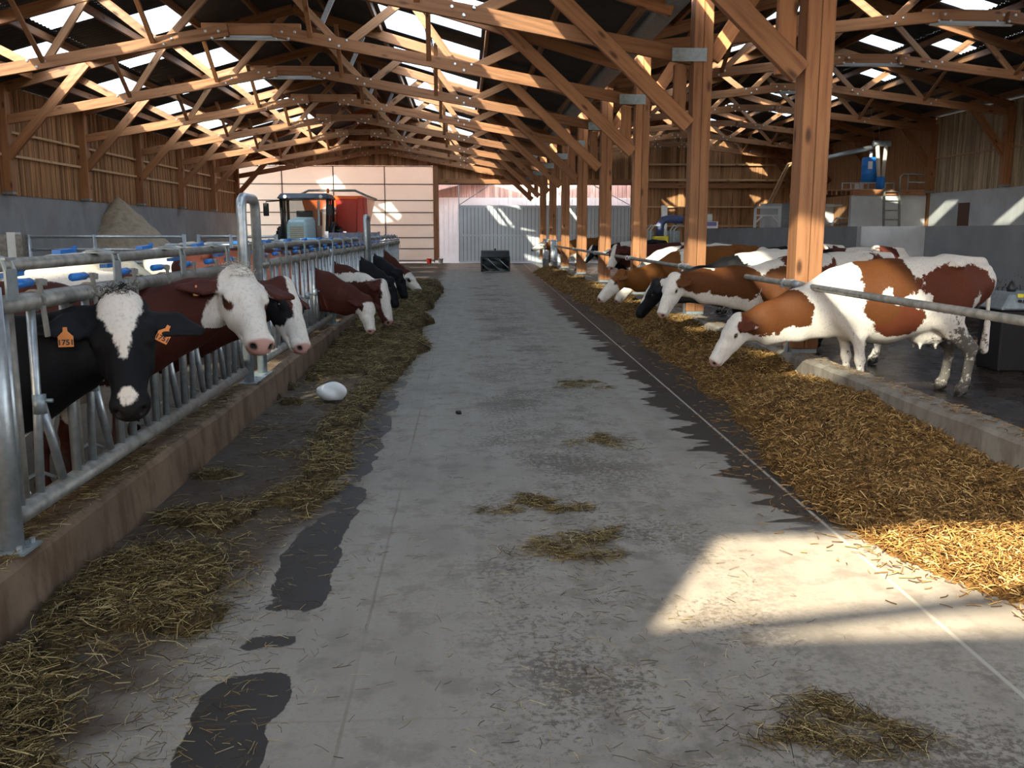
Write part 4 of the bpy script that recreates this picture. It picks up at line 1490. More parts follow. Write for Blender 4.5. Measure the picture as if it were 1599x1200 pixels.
r, hd = lcow('dark red cow with a white face and brown eye patch, second on the left', 5.7, -2.15, atY(374, 424, 5.85), atY(414, 535, 5.45), 'red', [
    ('b', (1.0, 0, 1.5), (0.9, 0.18, 0.15), 'W'), ('b', (0.3, 0.0, 1.35), (0.16, 0.5, 0.2), 'W'), ('b', (1.45, 0, 0.55), (0.3, 0.5, 0.17), 'W'),
    ('h', (0.26, 0, -0.02), (0.36, 0.15, 0.25), 'W'), ('h', (0.30, 0, -0.12), (0.24, 0.25, 0.2), 'W'), ('h', (0.20, -0.105, -0.05), (0.055, 0.05, 0.03), 'A'), ('h', (0.20, 0.105, -0.05), (0.055, 0.05, 0.03), 'A')],
    base=1.0, h=0.012, face_up=(0.45, -0.55, 0.65), ears=(-0.1, 0.0), neck_drop=0.03)
ear_tag(r, hd, 0, (0.2, -1, 0.1), None, 0.55, shift=(0, 0, -0.02))
poll_hair(r, hd, 260, 'hair_white', (-0.04, 0.08))
r, hd = lcow('white faced cow with a black cheek and red ear, third on the left', 6.92, -2.15, atY(448, 442, 6.95), atY(483, 543, 6.7), 'red', [
    ('b', (0.6, 0, 1.2), (0.7, 0.6, 0.3), 'W'), ('b', (0.15, 0, 1.2), (0.25, 0.5, 0.3), 'B'), ('h', (0.30, 0, 0.0), (0.40, 0.055, 0.2), 'W'), ('h', (0.44, 0, -0.1), (0.15, 0.3, 0.3), 'W'), ('h', (0.21, -0.11, -0.085), (0.125, 0.09, 0.075), 'B'), ('h', (0.21, 0.11, -0.085), (0.125, 0.09, 0.075), 'B')],
    base=1.0, h=0.013, face_up=(0.75, -0.25, 0.6), ears=(-0.15, 0.0), neck_drop=0.02)
ear_tag(r, hd, 0, (0.2, -1, 0.1), None, 0.55)
r, hd = lcow('dark red cow with a white face reaching down over the kerb, fourth on the left', 12.4, -2.05, atY(575, 467, 12.4), atY(584, 518, 12.2), 'red', [
    ('h', (0.34, 0, -0.06), (0.30, 0.2, 0.25), 'W'), ('h', (0.13, -0.12, -0.05), (0.06, 0.05, 0.05), 'A'), ('b', (1.5, 0, 1.35), (0.16, 0.3, 0.1), 'W')],
    base=1.0, h=0.018, face_up=(0.6, -0.5, 0.3), ears=(-0.1, -0.1), neck_drop=-0.02)
lcow('red cow with a white stripe down its neck and white forehead, fifth on the left', 14.2, -2.0, atY(600, 442, 13.9), atY(614, 505, 13.7), 'red', [
    ('n', (0.5, -0.12, 0.10), (0.5, 0.12, 0.07), 'W'), ('h', (0.25, 0, 0.0), (0.32, 0.12, 0.1), 'W')], base=1.0, h=0.018, face_up=(0.75, -0.2, 0.4), ears=(-0.1, -0.1))
lcow('black cow with head lowered to the hay, sixth on the left', 17.75, -2.0, atY(613, 437, 17.6), atY(624, 480, 17.4), 'black', [
    ('h', (0.12, 0, 0.0), (0.06, 0.05, 0.05), 'W'), ('n', (0.1, 0, 0.2), (0.1, 0.4, 0.1), 'W')], base=1.0, h=0.02, face_up=(0.8, -0.1, 0.4), dark_nose=True)
lcow('black cow with a small white forehead mark, seventh on the left', 20.38, -2.0, atY(627, 424, 20.0), atY(638, 466, 19.8), 'black', [
    ('h', (0.12, 0, 0.0), (0.07, 0.05, 0.05), 'W')], base=1.0, h=0.022, face_up=(0.8, -0.1, 0.4), dark_nose=True)
lcow('farthest cow feeding on the left, dark red neck and white face', 22.85, -1.95, atY(637, 424, 22.9), atY(661, 456, 22.7), 'red', [
    ('h', (0.32, 0, -0.05), (0.29, 0.3, 0.25), 'W'), ('h', (0.19, -0.1, -0.05), (0.05, 0.05, 0.04), 'A')], base=1.0, h=0.022, ears=(-0.1, -0.1))
# loose in the left pen
cow('cream cow in full sun standing behind the feed gates at the left edge', (-5.9, 9.6, 0), 0.25, (-3.7, 10.4, 1.3), (-3.3, 10.5, 1.0), 'cream', [], h=0.024)
cow('white cow with dark spots standing behind the feed gates', (-4.2, 11.0, 0), 2.6, (-6.3, 12.2, 1.3), (-6.6, 12.4, 1.0), 'black', [('b', (0.2, 0.1, 1.2), (0.2, 0.3, 0.2), 'A'), ('b', (1.2, 0, 1.2), (0.2, 0.4, 0.3), 'A')], h=0.024)
cow('pale cow with red flanks in the left pen by the tall steel hoop', (-4.9, 15.0, 0), 0.4, (-2.9, 15.9, 1.2), (-2.6, 16.0, 0.9), 'tan', [('b', (0.6, 0, 1.0), (0.4, 0.6, 0.3), 'A')], h=0.026)
cow('tan cow walking in the left pen in front of the tractor', (-6.6, 22.0, 0), -0.5, (-4.6, 20.9, 1.2), (-4.3, 20.7, 0.9), 'cream', [('b', (0.6, 0, 1.0), (0.5, 0.6, 0.3), 'A')], h=0.03)
# ------------------------------------------------------------------ feed gates on the left
XF = -2.0
ZT, ZU, ZB = 1.335, 1.50, 0.40
UNIT = 0.575
SHARED = {}


def shared(key, make, parent, loc, mat, smooth=True, name=None, label=None):
    if key not in SHARED:
        o = make().build(name or key, mat, parent, smooth=smooth)
        SHARED[key] = o
    else:
        o = SHARED[key].copy()
        COL.objects.link(o)
        o.parent = parent
    o.location = loc
    if label:
        o['label'] = label
    return o


def ztube(z0, z1, r, n=10):
    return lambda: MB().tube([(0, 0, z0), (0, 0, z1)], r, n)


def gate_panel(y0, y1, label, detail=True):
    t = empty('feed_gate', (XF, y0, 0), label, 'feed gate', 'steel feed gates along the left kerb')
    L = y1 - y0
    MB().tube([(0, 0.02, ZT), (0, L - 0.02, ZT)], 0.043, 14).build('top_rail', M['galv_dirty'], t, smooth=True)
    MB().tube([(-0.10, 0.02, ZU), (-0.10, L - 0.02, ZU)], 0.032, 12).build('latch_rail', M['galv_dirty'], t, smooth=True)
    MB().tube([(0, 0.02, ZB), (0, L - 0.02, ZB)], 0.045, 14).build('bottom_rail', M['galv_dirty'], t, smooth=True)
    n = int(round(L / UNIT))
    u = L / n
    for i in range(n):
        y = i * u + 0.06
        shared('fixed_bar', ztube(ZB, ZT, 0.024), t, (0, y, 0), M['galv'])
        shared('guide_bar', ztube(ZB, ZT, 0.02), t, (-0.02, y + 0.1, 0), M['galv_dirty'])
        shared('pivot_bar', lambda: MB().tube([(0, 0.26, ZT - 0.01), (0, 0.245, 0.86), (0, 0.2, ZB + 0.03)], 0.021, 10), t, (0.0, y, 0), M['galv'])
        if detail:
            shared('lower_strut', lambda: MB().tube([(0, 0.245, 0.86), (0, 0.40, ZB + 0.06)], 0.022, 10), t, (0.02, y, 0), M['galv'])
            shared('pivot_clamp', lambda: MB().tube([(0, 0.245, 0.81), (0, 0.247, 0.9)], 0.031, 12).tube([(0.02, 0.25, 0.87), (0.06, 0.25, 0.87)], 0.01, 8), t, (0.01, y, 0), M['galv_plate'])
            shared('stop_loop', lambda: MB().tube([(-0.05, 0.14, ZB + 0.05), (-0.10, 0.18, ZB + 0.1), (-0.10, 0.36, ZB + 0.1), (-0.04, 0.40, ZB + 0.06)], 0.009, 6), t, (0.03, y, 0), M['galv'])
        shared('latch_hook', lambda: MB().bar((0.03, 0, ZT + 0.1), (0.05, 0, ZT - 0.17), 0.035, 0.012, (1, 0, 0)).tube([(0, -0.012, ZT), (0, 0.012, ZT)], 0.053, 12), t, (0, y + 0.3, 0), M['galv_dirty'], False)
        hdl = shared('latch_handle', lambda: MB().tube([(0, -0.075, 0), (0, 0.075, 0)], 0.021, 10), t, (0.0, y + 0.2, ZT + 0.085), M['blue'], label='blue plastic handle')
        shared('latch_pin', lambda: MB().tube([(0, 0.07, 0), (0, 0.16, 0)], 0.011, 8).bar((0, 0.16, 0), (0, 0.22, -0.01), 0.03, 0.03), t, (0.0, y + 0.2, ZT + 0.085), M['galv'], False)
        shared('lever_grip', lambda: MB().bar((0, -0.1, 0.0), (0, 0.1, 0.005), 0.045, 0.022).tube([(0, 0.1, 0.01), (0, 0.14, 0.02)], 0.012, 6), t, (-0.12, y + 0.34, ZU + (0.045 if i % 2 else -0.05)), M['blue'], False, label='small blue lever grip')
        if i % 2 == 0:
            shared('bracket_plate', lambda: MB().box((0.035, -0.05, ZT + 0.02), (0.045, 0.05, ZU - 0.01)).tube([(0.04, -0.04, ZU - 0.02), (0.03, -0.04, ZU + 0.025), (-0.05, -0.04, ZU + 0.05), (-0.11, -0.04, ZU + 0.042)], 0.009, 6).tube([(0.04, 0.04, ZU - 0.02), (0.03, 0.04, ZU + 0.025), (-0.05, 0.04, ZU + 0.05), (-0.11, 0.04, ZU + 0.042)], 0.009, 6).box((-0.11, -0.045, ZU + 0.03), (0.045, 0.045, ZU + 0.04)), t, (0, y + 0.02, 0), M['galv_plate'], False)
    return t


def fence_post(y, z1, label, r=0.045):
    t = empty('fence_post', (XF + 0.02, y, 0.28), label, 'post', 'steel posts between the feed gates')
    MB().tube([(0, 0, 0), (0, 0, z1 - 0.28)], r, 16).build('post_tube', M['galv'], t, smooth=True)
    MB().box((-0.09, -0.09, 0), (0.09, 0.09, 0.012)).tube([(0.06, 0.06, 0), (0.06, 0.06, 0.035)], 0.012, 8).tube([(0.06, -0.06, 0), (0.06, -0.06, 0.035)], 0.012, 8).build('base_plate', M['galv_plate'], t)
    return t


def hoop(y, z1, label, w=0.22):
    t = empty('steel_hoop', (XF + 0.02, y, 0.28), label, 'hoop', 'tall steel hoops between the feed gates')
    h = z1 - 0.28
    pts = [(0, -w / 2, 0), (0, -w / 2, h - 0.09), (0, -w / 2 + 0.03, h - 0.03), (0, -w / 2 + 0.09, h), (0, w / 2 - 0.09, h), (0, w / 2 - 0.03, h - 0.03), (0, w / 2, h - 0.09), (0, w / 2, 0)]
    MB().tube(pts, 0.046, 14).build('bent_tube', M['galv'], t, smooth=True)
    b = MB()
    for i in range(3):
        b.tube([(-0.03, -0.05 + 0.05 * i, 0.12), (-0.03, -0.05 + 0.05 * i, h - 0.42)], 0.02, 8)
    b.build('inner_bars', M['galv_dirty'], t, smooth=True)
    MB().box((-0.08, -w / 2 - 0.08, 0), (0.08, w / 2 + 0.08, 0.012)).build('base_plate', M['galv_plate'], t)
    return t


gate_panel(3.98, 8.26, 'steel feed gate nearest the camera, black cow and red cows reaching through')
gate_panel(8.98, 13.7, 'steel feed gate just beyond the nearer tall hoop, mostly empty')
gate_panel(13.75, 18.5, 'steel feed gate ending at the farther tall hoop')
gate_panel(19.3, 23.6, 'steel feed gate just beyond the farther tall hoop', False)
gate_panel(23.65, 28.2, 'farthest steel feed gate on the left, ending before the cream door', False)
fence_post(3.9, 1.42, 'thick steel post at the left edge of the picture holding the nearest feed gate', 0.05)
fence_post(13.72, 1.4, 'steel post between the second and third feed gates')
fence_post(23.62, 1.4, 'steel post between the two farthest feed gates')
hoop(8.62, 1.95, 'tall bent steel hoop beside the white faced cows on the left, nearer of two', 0.56)
hoop(18.9, 1.95, 'tall bent steel hoop farther along the feed gates, in front of the tractor', 0.56)

# ------------------------------------------------------------------ neck rail on the right
t = empty('neck_rail', (XP - 0.12, 4.3, 1.1), 'long horizontal steel neck rail in front of the cows on the right', 'rail')
MB().tube([(0, 0, 0), (0, 31.0, 0)], 0.033, 14).build('rail_tube', M['galv_dirty'], t, smooth=True)
for k in range(5):
    y = YP[k] - 4.3 - 0.55
    MB().tube([(0, y - 0.1, 0), (0, y + 0.1, 0)], 0.044, 14).build('pipe_coupling', M['galv'], t, smooth=True)
for k in range(5):
    y = YP[k] - 4.3
    MB().box((-0.04, y - 0.19, -0.05), (0.12, y - 0.14, 0.04)).tube([(0.0, y - 0.165, 0.045), (-0.045, y - 0.165, 0.0), (0.0, y - 0.165, -0.055)], 0.008, 6).build('rail_bracket', M['galv'], t)


# ------------------------------------------------------------------ fodder
def mound(name, x0, x1, y0, y1, nx, ny, hf, mat, parent=None):
    xs, ys = np.linspace(x0, x1, nx), np.linspace(y0, y1, ny)
    X, Y = np.meshgrid(xs, ys, indexing='ij')
    Z = hf(X, Y)
    V = np.stack([X, Y, Z], -1).reshape(-1, 3)
    i, j = np.meshgrid(np.arange(nx - 1), np.arange(ny - 1), indexing='ij')
    a = (i * ny + j).ravel()
    F = np.stack([a, a + ny, a + ny + 1, a + 1], 1)
    zz = Z.reshape(-1)
    keep = zz[F].max(1) > 0.0
    F = F[keep]
    used = np.unique(F)
    mp = np.full(len(V), -1)
    mp[used] = np.arange(len(used))
    return np_mesh(name, V[used], mp[F], mat, parent, smooth=True)


_tab = RNG.random((64, 64))


def vnoise(x, y, s, seed=0):
    x, y = np.asarray(x) * s + seed * 17.3, np.asarray(y) * s + seed * 7.7
    xi, yi = np.floor(x).astype(int), np.floor(y).astype(int)
    fx, fy = x - xi, y - yi
    fx, fy = fx * fx * (3 - 2 * fx), fy * fy * (3 - 2 * fy)

    def g(a, b):
        return _tab[a % 64, b % 64]
    return (g(xi, yi) * (1 - fx) + g(xi + 1, yi) * fx) * (1 - fy) + (g(xi, yi + 1) * (1 - fx) + g(xi + 1, yi + 1) * fx) * fy


YK = [3.2, 3.8, 4.4, 4.9, 6.0, 8.0, 11.0, 14.0, 18.0, 24.0, 30.0, 34.0, 37.5, 39.5]
XK = [3.05, 2.45, 2.18, 2.12, 2.2, 2.45, 2.58, 2.68, 2.75, 2.72, 2.7, 2.72, 2.8, 3.3]


def sil_left(y):
    return np.interp(y, YK, XK) + (vnoise(y, 0 * y, 1.3, 3) - 0.5) * 0.18


def sil_h(X, Y):
    e = sil_left(Y)
    t = np.clip((X - e) / 0.6, -0.2, 1.0)
    h = 0.30 * np.where(t > 0, t * (2 - t), t)
    h = h * (0.62 + 0.55 * vnoise(X, Y, 1.6, 1)) * np.interp(Y, [3.4, 5.2, 7.0, 11, 36, 39.5], [0.12, 0.4, 0.68, 0.95, 0.9, 0.5])
    h = h + np.where(h > 0.01, (vnoise(X, Y, 7.0, 2) - 0.5) * 0.05 + (vnoise(X, Y, 17.0, 4) - 0.5) * 0.025, 0)
    # eaten hollows next to the kerb
    for yc in (9.3, 11.6, 12.9, 16.6, 18.4):
        h = h - 0.17 * np.exp(-(((X - 3.25) / 0.35) ** 2 + ((Y - yc) / 0.38) ** 2))
    return np.where(t <= 0, -0.02, np.maximum(h, 0.012))


sm = mound('silage', 1.9, 3.555, 3.2, 39.5, 70, 900, sil_h, M['silage_base'])
tag(sm, 'long brown heap of chopped silage lying along the right kerb', 'silage', kind='stuff')


def scatter(n, xr, yr, keep, near=True):
    """random ground points, denser towards the camera"""
    x = RNG.uniform(*xr, n)
    a, b = yr
    k = RNG.random(n)
    y = a * (b / a) ** k if near else RNG.uniform(a, b, n)
    m = RNG.random(n) < keep(x, y)
    return x[m], y[m]


x, y = scatter(95000, (2.0, 3.56), (3.3, 39.0), lambda x, y: np.clip((x - sil_left(y) + 0.02) / 0.1, 0, 1))
P = np.stack([x, y, np.maximum(sil_h(x, y), 0) + 0.004], 1)
ss = strands('silage_stalks', P, (0.03, 0.09), (0.004, 0.008), M['silage'], 0.4, 0.15, sm)
ss['kind'] = 'stuff'
x, y = scatter(9000, (1.6, 2.9), (3.2, 30), lambda x, y: np.exp(-np.maximum(sil_left(y) - x, 0) / 0.14) * (x < sil_left(y) + 0.05))
s2 = strands('loose_stalks', np.stack([x, y, 0 * x + 0.003], 1), (0.03, 0.08), (0.004, 0.007), M['silage'], 0.12, 0.15, sm)
s2['kind'] = 'stuff'


# hay on the left
def hay_d(x, y):
    """density of the strewn hay, 0..1"""
    c = -0.93 + 0.12 * np.sin(y * 0.6)
    ridge = np.exp(-((x - c) / 0.20) ** 2) * np.clip((y - 4.4) / 2.5, 0, 1)
    body = np.clip((-0.72 - x) / 0.12, 0, 1) * (0.35 + 0.65 * np.clip((vnoise(x, y, 1.7, 5) - 0.30) * 3.0, 0, 1))
    body = body * np.clip((vnoise(x, y, 3.4, 6) - 0.42) * 3.4, 0.03, 1)
    far = np.clip((y - 9) / 4, 0, 1) * np.clip((-0.62 - x + (vnoise(x, y, 1.1, 14) - 0.5) * 0.5) / 0.15, 0, 1)
    nearc = np.exp(-(((x + 1.72) / 0.34) ** 2 + ((y - 2.75) / 0.7) ** 2)) + np.exp(-(((x + 1.55) / 0.4) ** 2 + ((y - 4.2) / 0.5) ** 2))
    ed = np.interp(y, [2.5, 3.0, 4.5, 5.9, 8, 30], [-1.3, -1.18, -0.95, -0.7, -0.55, -0.45]) + (vnoise(x, y, 2.6, 17) - 0.5) * 0.3
    return np.clip((ed - x) / 0.08, 0, 1) * np.clip(np.maximum.reduce([ridge * (0.5 + 0.5 * vnoise(x, y, 2.5, 8)), body * 0.75, far, nearc]), 0, 1) * (x > -1.875) * (y < 29)


def hay_h(X, Y):
    d = hay_d(X, Y)
    amp = np.interp(Y, [2, 8, 12, 16, 22, 28], [0.05, 0.06, 0.10, 0.16, 0.2, 0.16])
    return np.where(d > 0.4, d * amp * (0.5 + vnoise(X, Y, 4.0, 9)) + (vnoise(X, Y, 15.0, 4) - 0.5) * 0.02, -0.02)


hm = mound('strewn_hay', -1.868, -0.3, 2.0, 29.0, 60, 760, hay_h, M['hay_base'])
tag(hm, 'greenish brown hay strewn along the left kerb, thicker farther away', 'hay', kind='stuff')
x, y = scatter(90000, (-1.84, -0.3), (2.1, 28.5), lambda x, y: hay_d(x, y) ** 1.2)
P = np.stack([x, y, np.maximum(hay_h(x, y), 0) + 0.003], 1)
s3 = strands('hay_stalks', P, (0.04, 0.14), (0.002, 0.0045), M['hay'], 0.22, 0.2, hm)
s3['kind'] = 'stuff'
x, y = scatter(42000, (-1.8, 1.55), (2.0, 26), lambda x, y: 0.025 + 0.6 * np.exp(-((x + 1.15) / 0.4) ** 2) * (0.3 + vnoise(x, y, 2.2, 21)) + 0.28 * np.clip((vnoise(x, y, 1.3, 12) - 0.55) * 5, 0, 1) * np.exp(-((x - 0.75) / 0.6) ** 2))
s4 = strands('loose_stalks', np.stack([x, y, 0 * x + 0.002], 1), (0.015, 0.075), (0.0015, 0.003), M['hay'], 0.06, 0.15, hm)
s4['kind'] = 'stuff'
# hay and stalks dropped on the kerbs
x, y = scatter(1500, (3.62, 3.82), (4.5, 20), lambda x, y: 0.7 + 0 * x)
s5 = strands('kerb_stalks', np.stack([x, y, 0 * x + 0.322], 1), (0.02, 0.06), (0.003, 0.006), M['silage'], 0.1, 0.1)
tag(s5, 'chopped stalks scattered on top of the right kerb', 'straw', kind='stuff')
x, y = scatter(2600, (-2.1, -1.9), (3.0, 18), lambda x, y: np.clip((vnoise(x, y, 2.0, 3) - 0.3) * 2, 0, 1))
s6 = strands('kerb_stalks', np.stack([x, y, 0 * x + 0.283], 1), (0.03, 0.1), (0.002, 0.004), M['hay'], 0.1, 0.2)
tag(s6, 'wisps of hay scattered on top of the left kerb', 'hay', kind='stuff')


def clump(cx_, cy_, rx, ry, n, h, label, mat='hay', dark=0.0):
    r = np.sqrt(RNG.random(n))
    a = RNG.uniform(0, 2 * PI, n)
    x_, y_ = r * np.cos(a) * rx, r * np.sin(a) * ry
    bl = RNG.integers(0, 7, n)
    bc = np.stack([RNG.uniform(-0.8, 0.8, 7) * rx, RNG.uniform(-0.7, 0.7, 7) * ry], 1)
    bs = RNG.uniform(0.18, 0.55, 7)
    x_, y_ = bc[bl, 0] + x_ * bs[bl], bc[bl, 1] + y_ * bs[bl] * 0.8
    w_ = (0.35 + 1.3 * vnoise(np.cos(a) + 2, np.sin(a) + 2, 1.7, int(abs(cx_) * 90 + cy_ * 7) % 13 + 2))
    x_, y_ = x_ * w_ + RNG.normal(0, 0.02, n), y_ * w_ + RNG.normal(0, 0.03, n)
    z = h * (1 - r) * RNG.random(n) * bs[bl] * 1.8
    o = strands('hay_clump', np.stack([x_, y_, z], 1), (0.025, 0.11), (0.0018, 0.0036), M[mat], 0.15, 0.2)
    o.location = (cx_, cy_, 0.001)
    return tag(o, label, 'hay', kind='stuff')


p = atZ(905, 860)
clump(p.x, p.y, 0.24, 0.3, 1000, 0.06, 'dark tangled clump of hay in the middle of the aisle')
p = atZ(845, 793)
clump(p.x, p.y, 0.3, 0.25, 900, 0.035, 'flat greenish wisp of hay lying behind the dark tangled clump')
p = atZ(1295, 1108)
clump(p.x, p.y, 0.13, 0.1, 500, 0.04, 'pale straw tuft on the floor at the lower right')
p = atZ(1245, 1150)
clump(p.x, p.y, 0.13, 0.06, 450, 0.04, 'thin straw streak on the floor left of the pale tuft at lower right')
p = atZ(1370, 1165)
clump(p.x, p.y, 0.16, 0.09, 350, 0.03, 'loose straw scatter near the lower right corner of the floor')
p = atZ(930, 690)
clump(p.x, p.y, 0.28, 0.3, 500, 0.03, 'small wisp of hay on the right half of the aisle, before the wet strip')
p = atZ(925, 603)
clump(p.x, p.y, 0.3, 0.35, 500, 0.03, 'wisp of hay farther along the aisle beside the dark wet strip')


def lump(name, c, r, mat, label, cat, seed, sq=(1, 1, 0.7)):
    bm = bmesh.new()
    bmesh.ops.create_icosphere(bm, subdivisions=4, radius=1.0)
    rg = np.random.default_rng(seed)
    ph = rg.uniform(0, 6, (6, 3))
    fr = rg.uniform(1.2, 4.0, (6, 3))
    for v in bm.verts:
        q = np.array(v.co)
        k = 1 + 0.07 * sum(math.sin(fr[i] @ q + ph[i, 0]) for i in range(6))
        v.co = Vector((q[0] * k * r * sq[0], q[1] * k * r * sq[1], max(q[2] * k * r * sq[2], -r * sq[2] * 0.75)))
    me = bpy.data.meshes.new(name)
    bm.to_mesh(me)
    bm.free()
    me.materials.append(mat)
    me.polygons.foreach_set('use_smooth', [True] * len(me.polygons))
    o = bpy.data.objects.new(name, me)
    link(o)
    o.location = (c[0], c[1], r * sq[2] * 0.75 + c[2])
    return tag(o, label, cat)


p = atZ(519, 629)
lump('salt_lick', (p.x, p.y, 0.03), 0.115, M['white'], 'white licked salt block lying in the hay on the left', 'salt block', 5, (1.25, 0.9, 0.85))
p = atZ(716, 647)
lump('dung_pat', (p.x, p.y, 0), 0.03, M['black'], 'tiny dark dropping alone on the pale aisle floor', 'dung', 3)
p = atZ(613, 595)
lump('dung_pat', (p.x, p.y, 0), 0.04, M['black'], 'small dark dropping at the edge of the hay', 'dung', 4)
# ------------------------------------------------------------------ far end: scraper, buckets, tractor, mixer wagon
t = empty('feed_pusher', (1.26, 37.6, 0), 'dark auger feed pusher standing alone at the far end of the aisle', 'feed pusher')
b = MB()
b.box((-0.6, -0.2, 0.04), (-0.54, 0.45, 0.66)).box((0.54, -0.2, 0.04), (0.6, 0.45, 0.66)).box((-0.6, 0.38, 0.04), (0.6, 0.45, 0.66))
b.build('housing', M['dark_steel'], t, bevel=0.01)
b = MB().hexa([(-0.58, -0.25, 0.62), (0.58, -0.25, 0.62), (0.58, 0.4, 0.62), (-0.58, 0.4, 0.62), (-0.58, -0.05, 0.88), (0.58, -0.05, 0.88), (0.58, 0.4, 0.9), (-0.58, 0.4, 0.9)])
b.build('hood', M['dark_steel'], t, bevel=0.015)
MB().tube([(0, 0.1, 0.88), (0, 0.1, 0.97)], 0.04, 10).build('warning_light', M['black'], t)
MB().tube([(-0.54, 0, 0.34), (0.54, 0, 0.34)], 0.2, 20).build('auger_drum', M['black'], t, smooth=True)
b = MB()
for s in range(4):
    n = 40
    base = len(b.v)
    for i in range(n + 1):
        u = i / n
        a = 2 * PI * (u * 0.6 + s / 4.0)
        x = -0.53 + 1.06 * u
        for r, dx in ((0.19, -0.015), (0.31, -0.015), (0.31, 0.015), (0.19, 0.015)):
            b.v.append((x + dx, r * math.cos(a), 0.34 + r * math.sin(a)))
    for i in range(n):
        for j in range(4):
            k = (j + 1) % 4
            q = base + 4 * i
            b.f.append((q + j, q + k, q + 4 + k, q + 4 + j))
b.build('auger_flight', M['galv_plate'], t)

for x, y, mt, lab in ((-1.85, 48.2, 'red', 'red bucket by the foot of the cream panel door'), (-1.25, 48.1, 'white', 'white bucket by the doorway post, right of the red bucket')):
    t = empty('bucket', (x, y, 0), lab, 'bucket')
    MB().lathe([(0.11, 0), (0.14, 0.26), (0.15, 0.27), (0.135, 0.27), (0.105, 0.02)], n=20).build('pail', M[mt], t, smooth=True)
    MB().tube([(-0.14, 0, 0.25), (-0.08, 0.02, 0.33), (0.08, 0.02, 0.33), (0.14, 0, 0.25)], 0.006, 6).build('bail_handle', M['galv'], t)


def wheel(t, x, y, r, w, name='wheel'):
    b = MB()
    prof = [(r * 0.5, -w / 2), (r * 0.92, -w / 2), (r, -w * 0.3), (r, w * 0.3), (r * 0.92, w / 2), (r * 0.5, w / 2)]
    b.lathe(prof, n=28)
    for i in range(22):
        a = 2 * PI * i / 22
        c, s = math.cos(a), math.sin(a)
        for sg in (-1, 1):
            b.bar((r * 1.0 * c, r * 1.0 * s, sg * 0.02), (r * 1.0 * math.cos(a + 0.12), r * 1.0 * math.sin(a + 0.12), sg * w * 0.46), 0.05, 0.07, (c, s, 0))
    o = b.build(name, M['black'], t)
    o.rotation_euler = (0, PI / 2, 0)
    o.location = (x, y, r)
    h = MB().lathe([(0.02, -w * 0.3), (r * 0.5, -w * 0.3), (r * 0.52, w * 0.3), (0.02, w * 0.3)], n=24).build('rim', M['white'], o)
    return o


t = empty('tractor', (-6.55, 38.5, 0), 'dark cabbed tractor with a pale hood parked before the red mixer wagon', 'tractor', None, 0.0)
# hood faces the camera (-y)
b = MB()
prof = [(-0.42, 1.0), (-0.42, 1.95), (-0.33, 2.14), (0.33, 2.14), (0.42, 1.95), (0.42, 1.0)]
for y_, sc, dz in ((-2.0, 0.86, -0.1), (-1.9, 0.97, -0.03), (-0.2, 1.1, 0.1)):
    for x_, z_ in prof:
        b.v.append((x_ * sc, y_, z_ + dz))
n = len(prof)
for i in range(2):
    for j in range(n):
        k = (j + 1) % n
        b.f.append((i * n + j, i * n + k, (i + 1) * n + k, (i + 1) * n + j))
b.f += [tuple(reversed(range(n))), tuple(range(2 * n, 3 * n))]
b.build('hood', plain('pale_cyan_hood', (0.42, 0.60, 0.64), 0.35), t, bevel=0.03)
b = MB().box((-0.27, -2.03, 1.2), (0.27, -1.98, 1.85))
b.build('grille', plain('grille_beige', (0.55, 0.52, 0.36), 0.5), t, bevel=0.02)
b = MB()
for z in np.arange(1.25, 1.84, 0.08):
    b.box((-0.25, -2.045, z), (0.25, -2.03, z + 0.03))
b.build('grille_slats', M['galv_plate'], t)
MB().box((-0.3, -1.98, 0.5), (0.3, 1.2, 1.1)).build('chassis', M['dark_steel'], t)
MB().box((-0.34, -0.1, 2.05), (0.34, 0.0, 2.5)).build('dashboard', M['black'], t, bevel=0.03)
b = MB()
for x0 in (-0.95, 0.95):
    b.bar((x0 * 0.92, -0.1, 1.2), (x0, -0.05, 3.0), 0.1, 0.1).bar((x0, 1.5, 1.3), (x0, 1.45, 3.0), 0.1, 0.1).bar((x0, 0.7, 1.3), (x0, 0.7, 3.0), 0.07, 0.07)
b.box((-1.0, -0.1, 1.15), (1.0, 1.5, 1.3))
b.build('cab_frame', M['black'], t)
b = MB().box((-0.93, -0.08, 1.35), (0.93, -0.07, 2.98)).box((-0.97, 0.0, 1.35), (-0.96, 1.45, 2.98)).box((0.96, 0.0, 1.35), (0.97, 1.45, 2.98))
b.build('cab_window', M['glass'], t)
MB().hexa([(-1.08, -0.35, 2.98), (1.08, -0.35, 2.98), (1.08, 1.65, 2.98), (-1.08, 1.65, 2.98), (-0.95, -0.15, 3.2), (0.95, -0.15, 3.2), (0.95, 1.5, 3.2), (-0.95, 1.5, 3.2)]).build('cab_roof', plain('dark_blue_roof', (0.045, 0.055, 0.085), 0.4), t, bevel=0.04)
for x0 in (-0.72, 0.72):
    MB().tube([(x0, -0.4, 3.06), (x0, -0.33, 3.06)], 0.07, 14).build('work_light', M['white'], t)
MB().lathe([(0.05, 0), (0.06, 0.16), (0.03, 0.2)], c=(0.98, -0.1, 3.2), n=12).build('beacon', M['orange'], t)
b = MB()
b.tube([(-1.0, -0.1, 2.9), (-1.5, -0.3, 2.86), (-1.5, -0.3, 2.75)], 0.025, 6).build('mirror_arm', M['black'], t)
MB().box((-1.62, -0.34, 2.28), (-1.4, -0.26, 2.8)).build('mirror', M['dark_steel'], t, bevel=0.02)
b = MB().box((0.95, -0.32, 2.3), (1.17, -0.24, 2.75))
b.build('mirror', M['dark_steel'], t, bevel=0.02)
MB().tube([(0.62, -0.35, 1.9), (0.62, -0.35, 2.9)], 0.05, 10).build('exhaust_pipe', M['galv'], t)
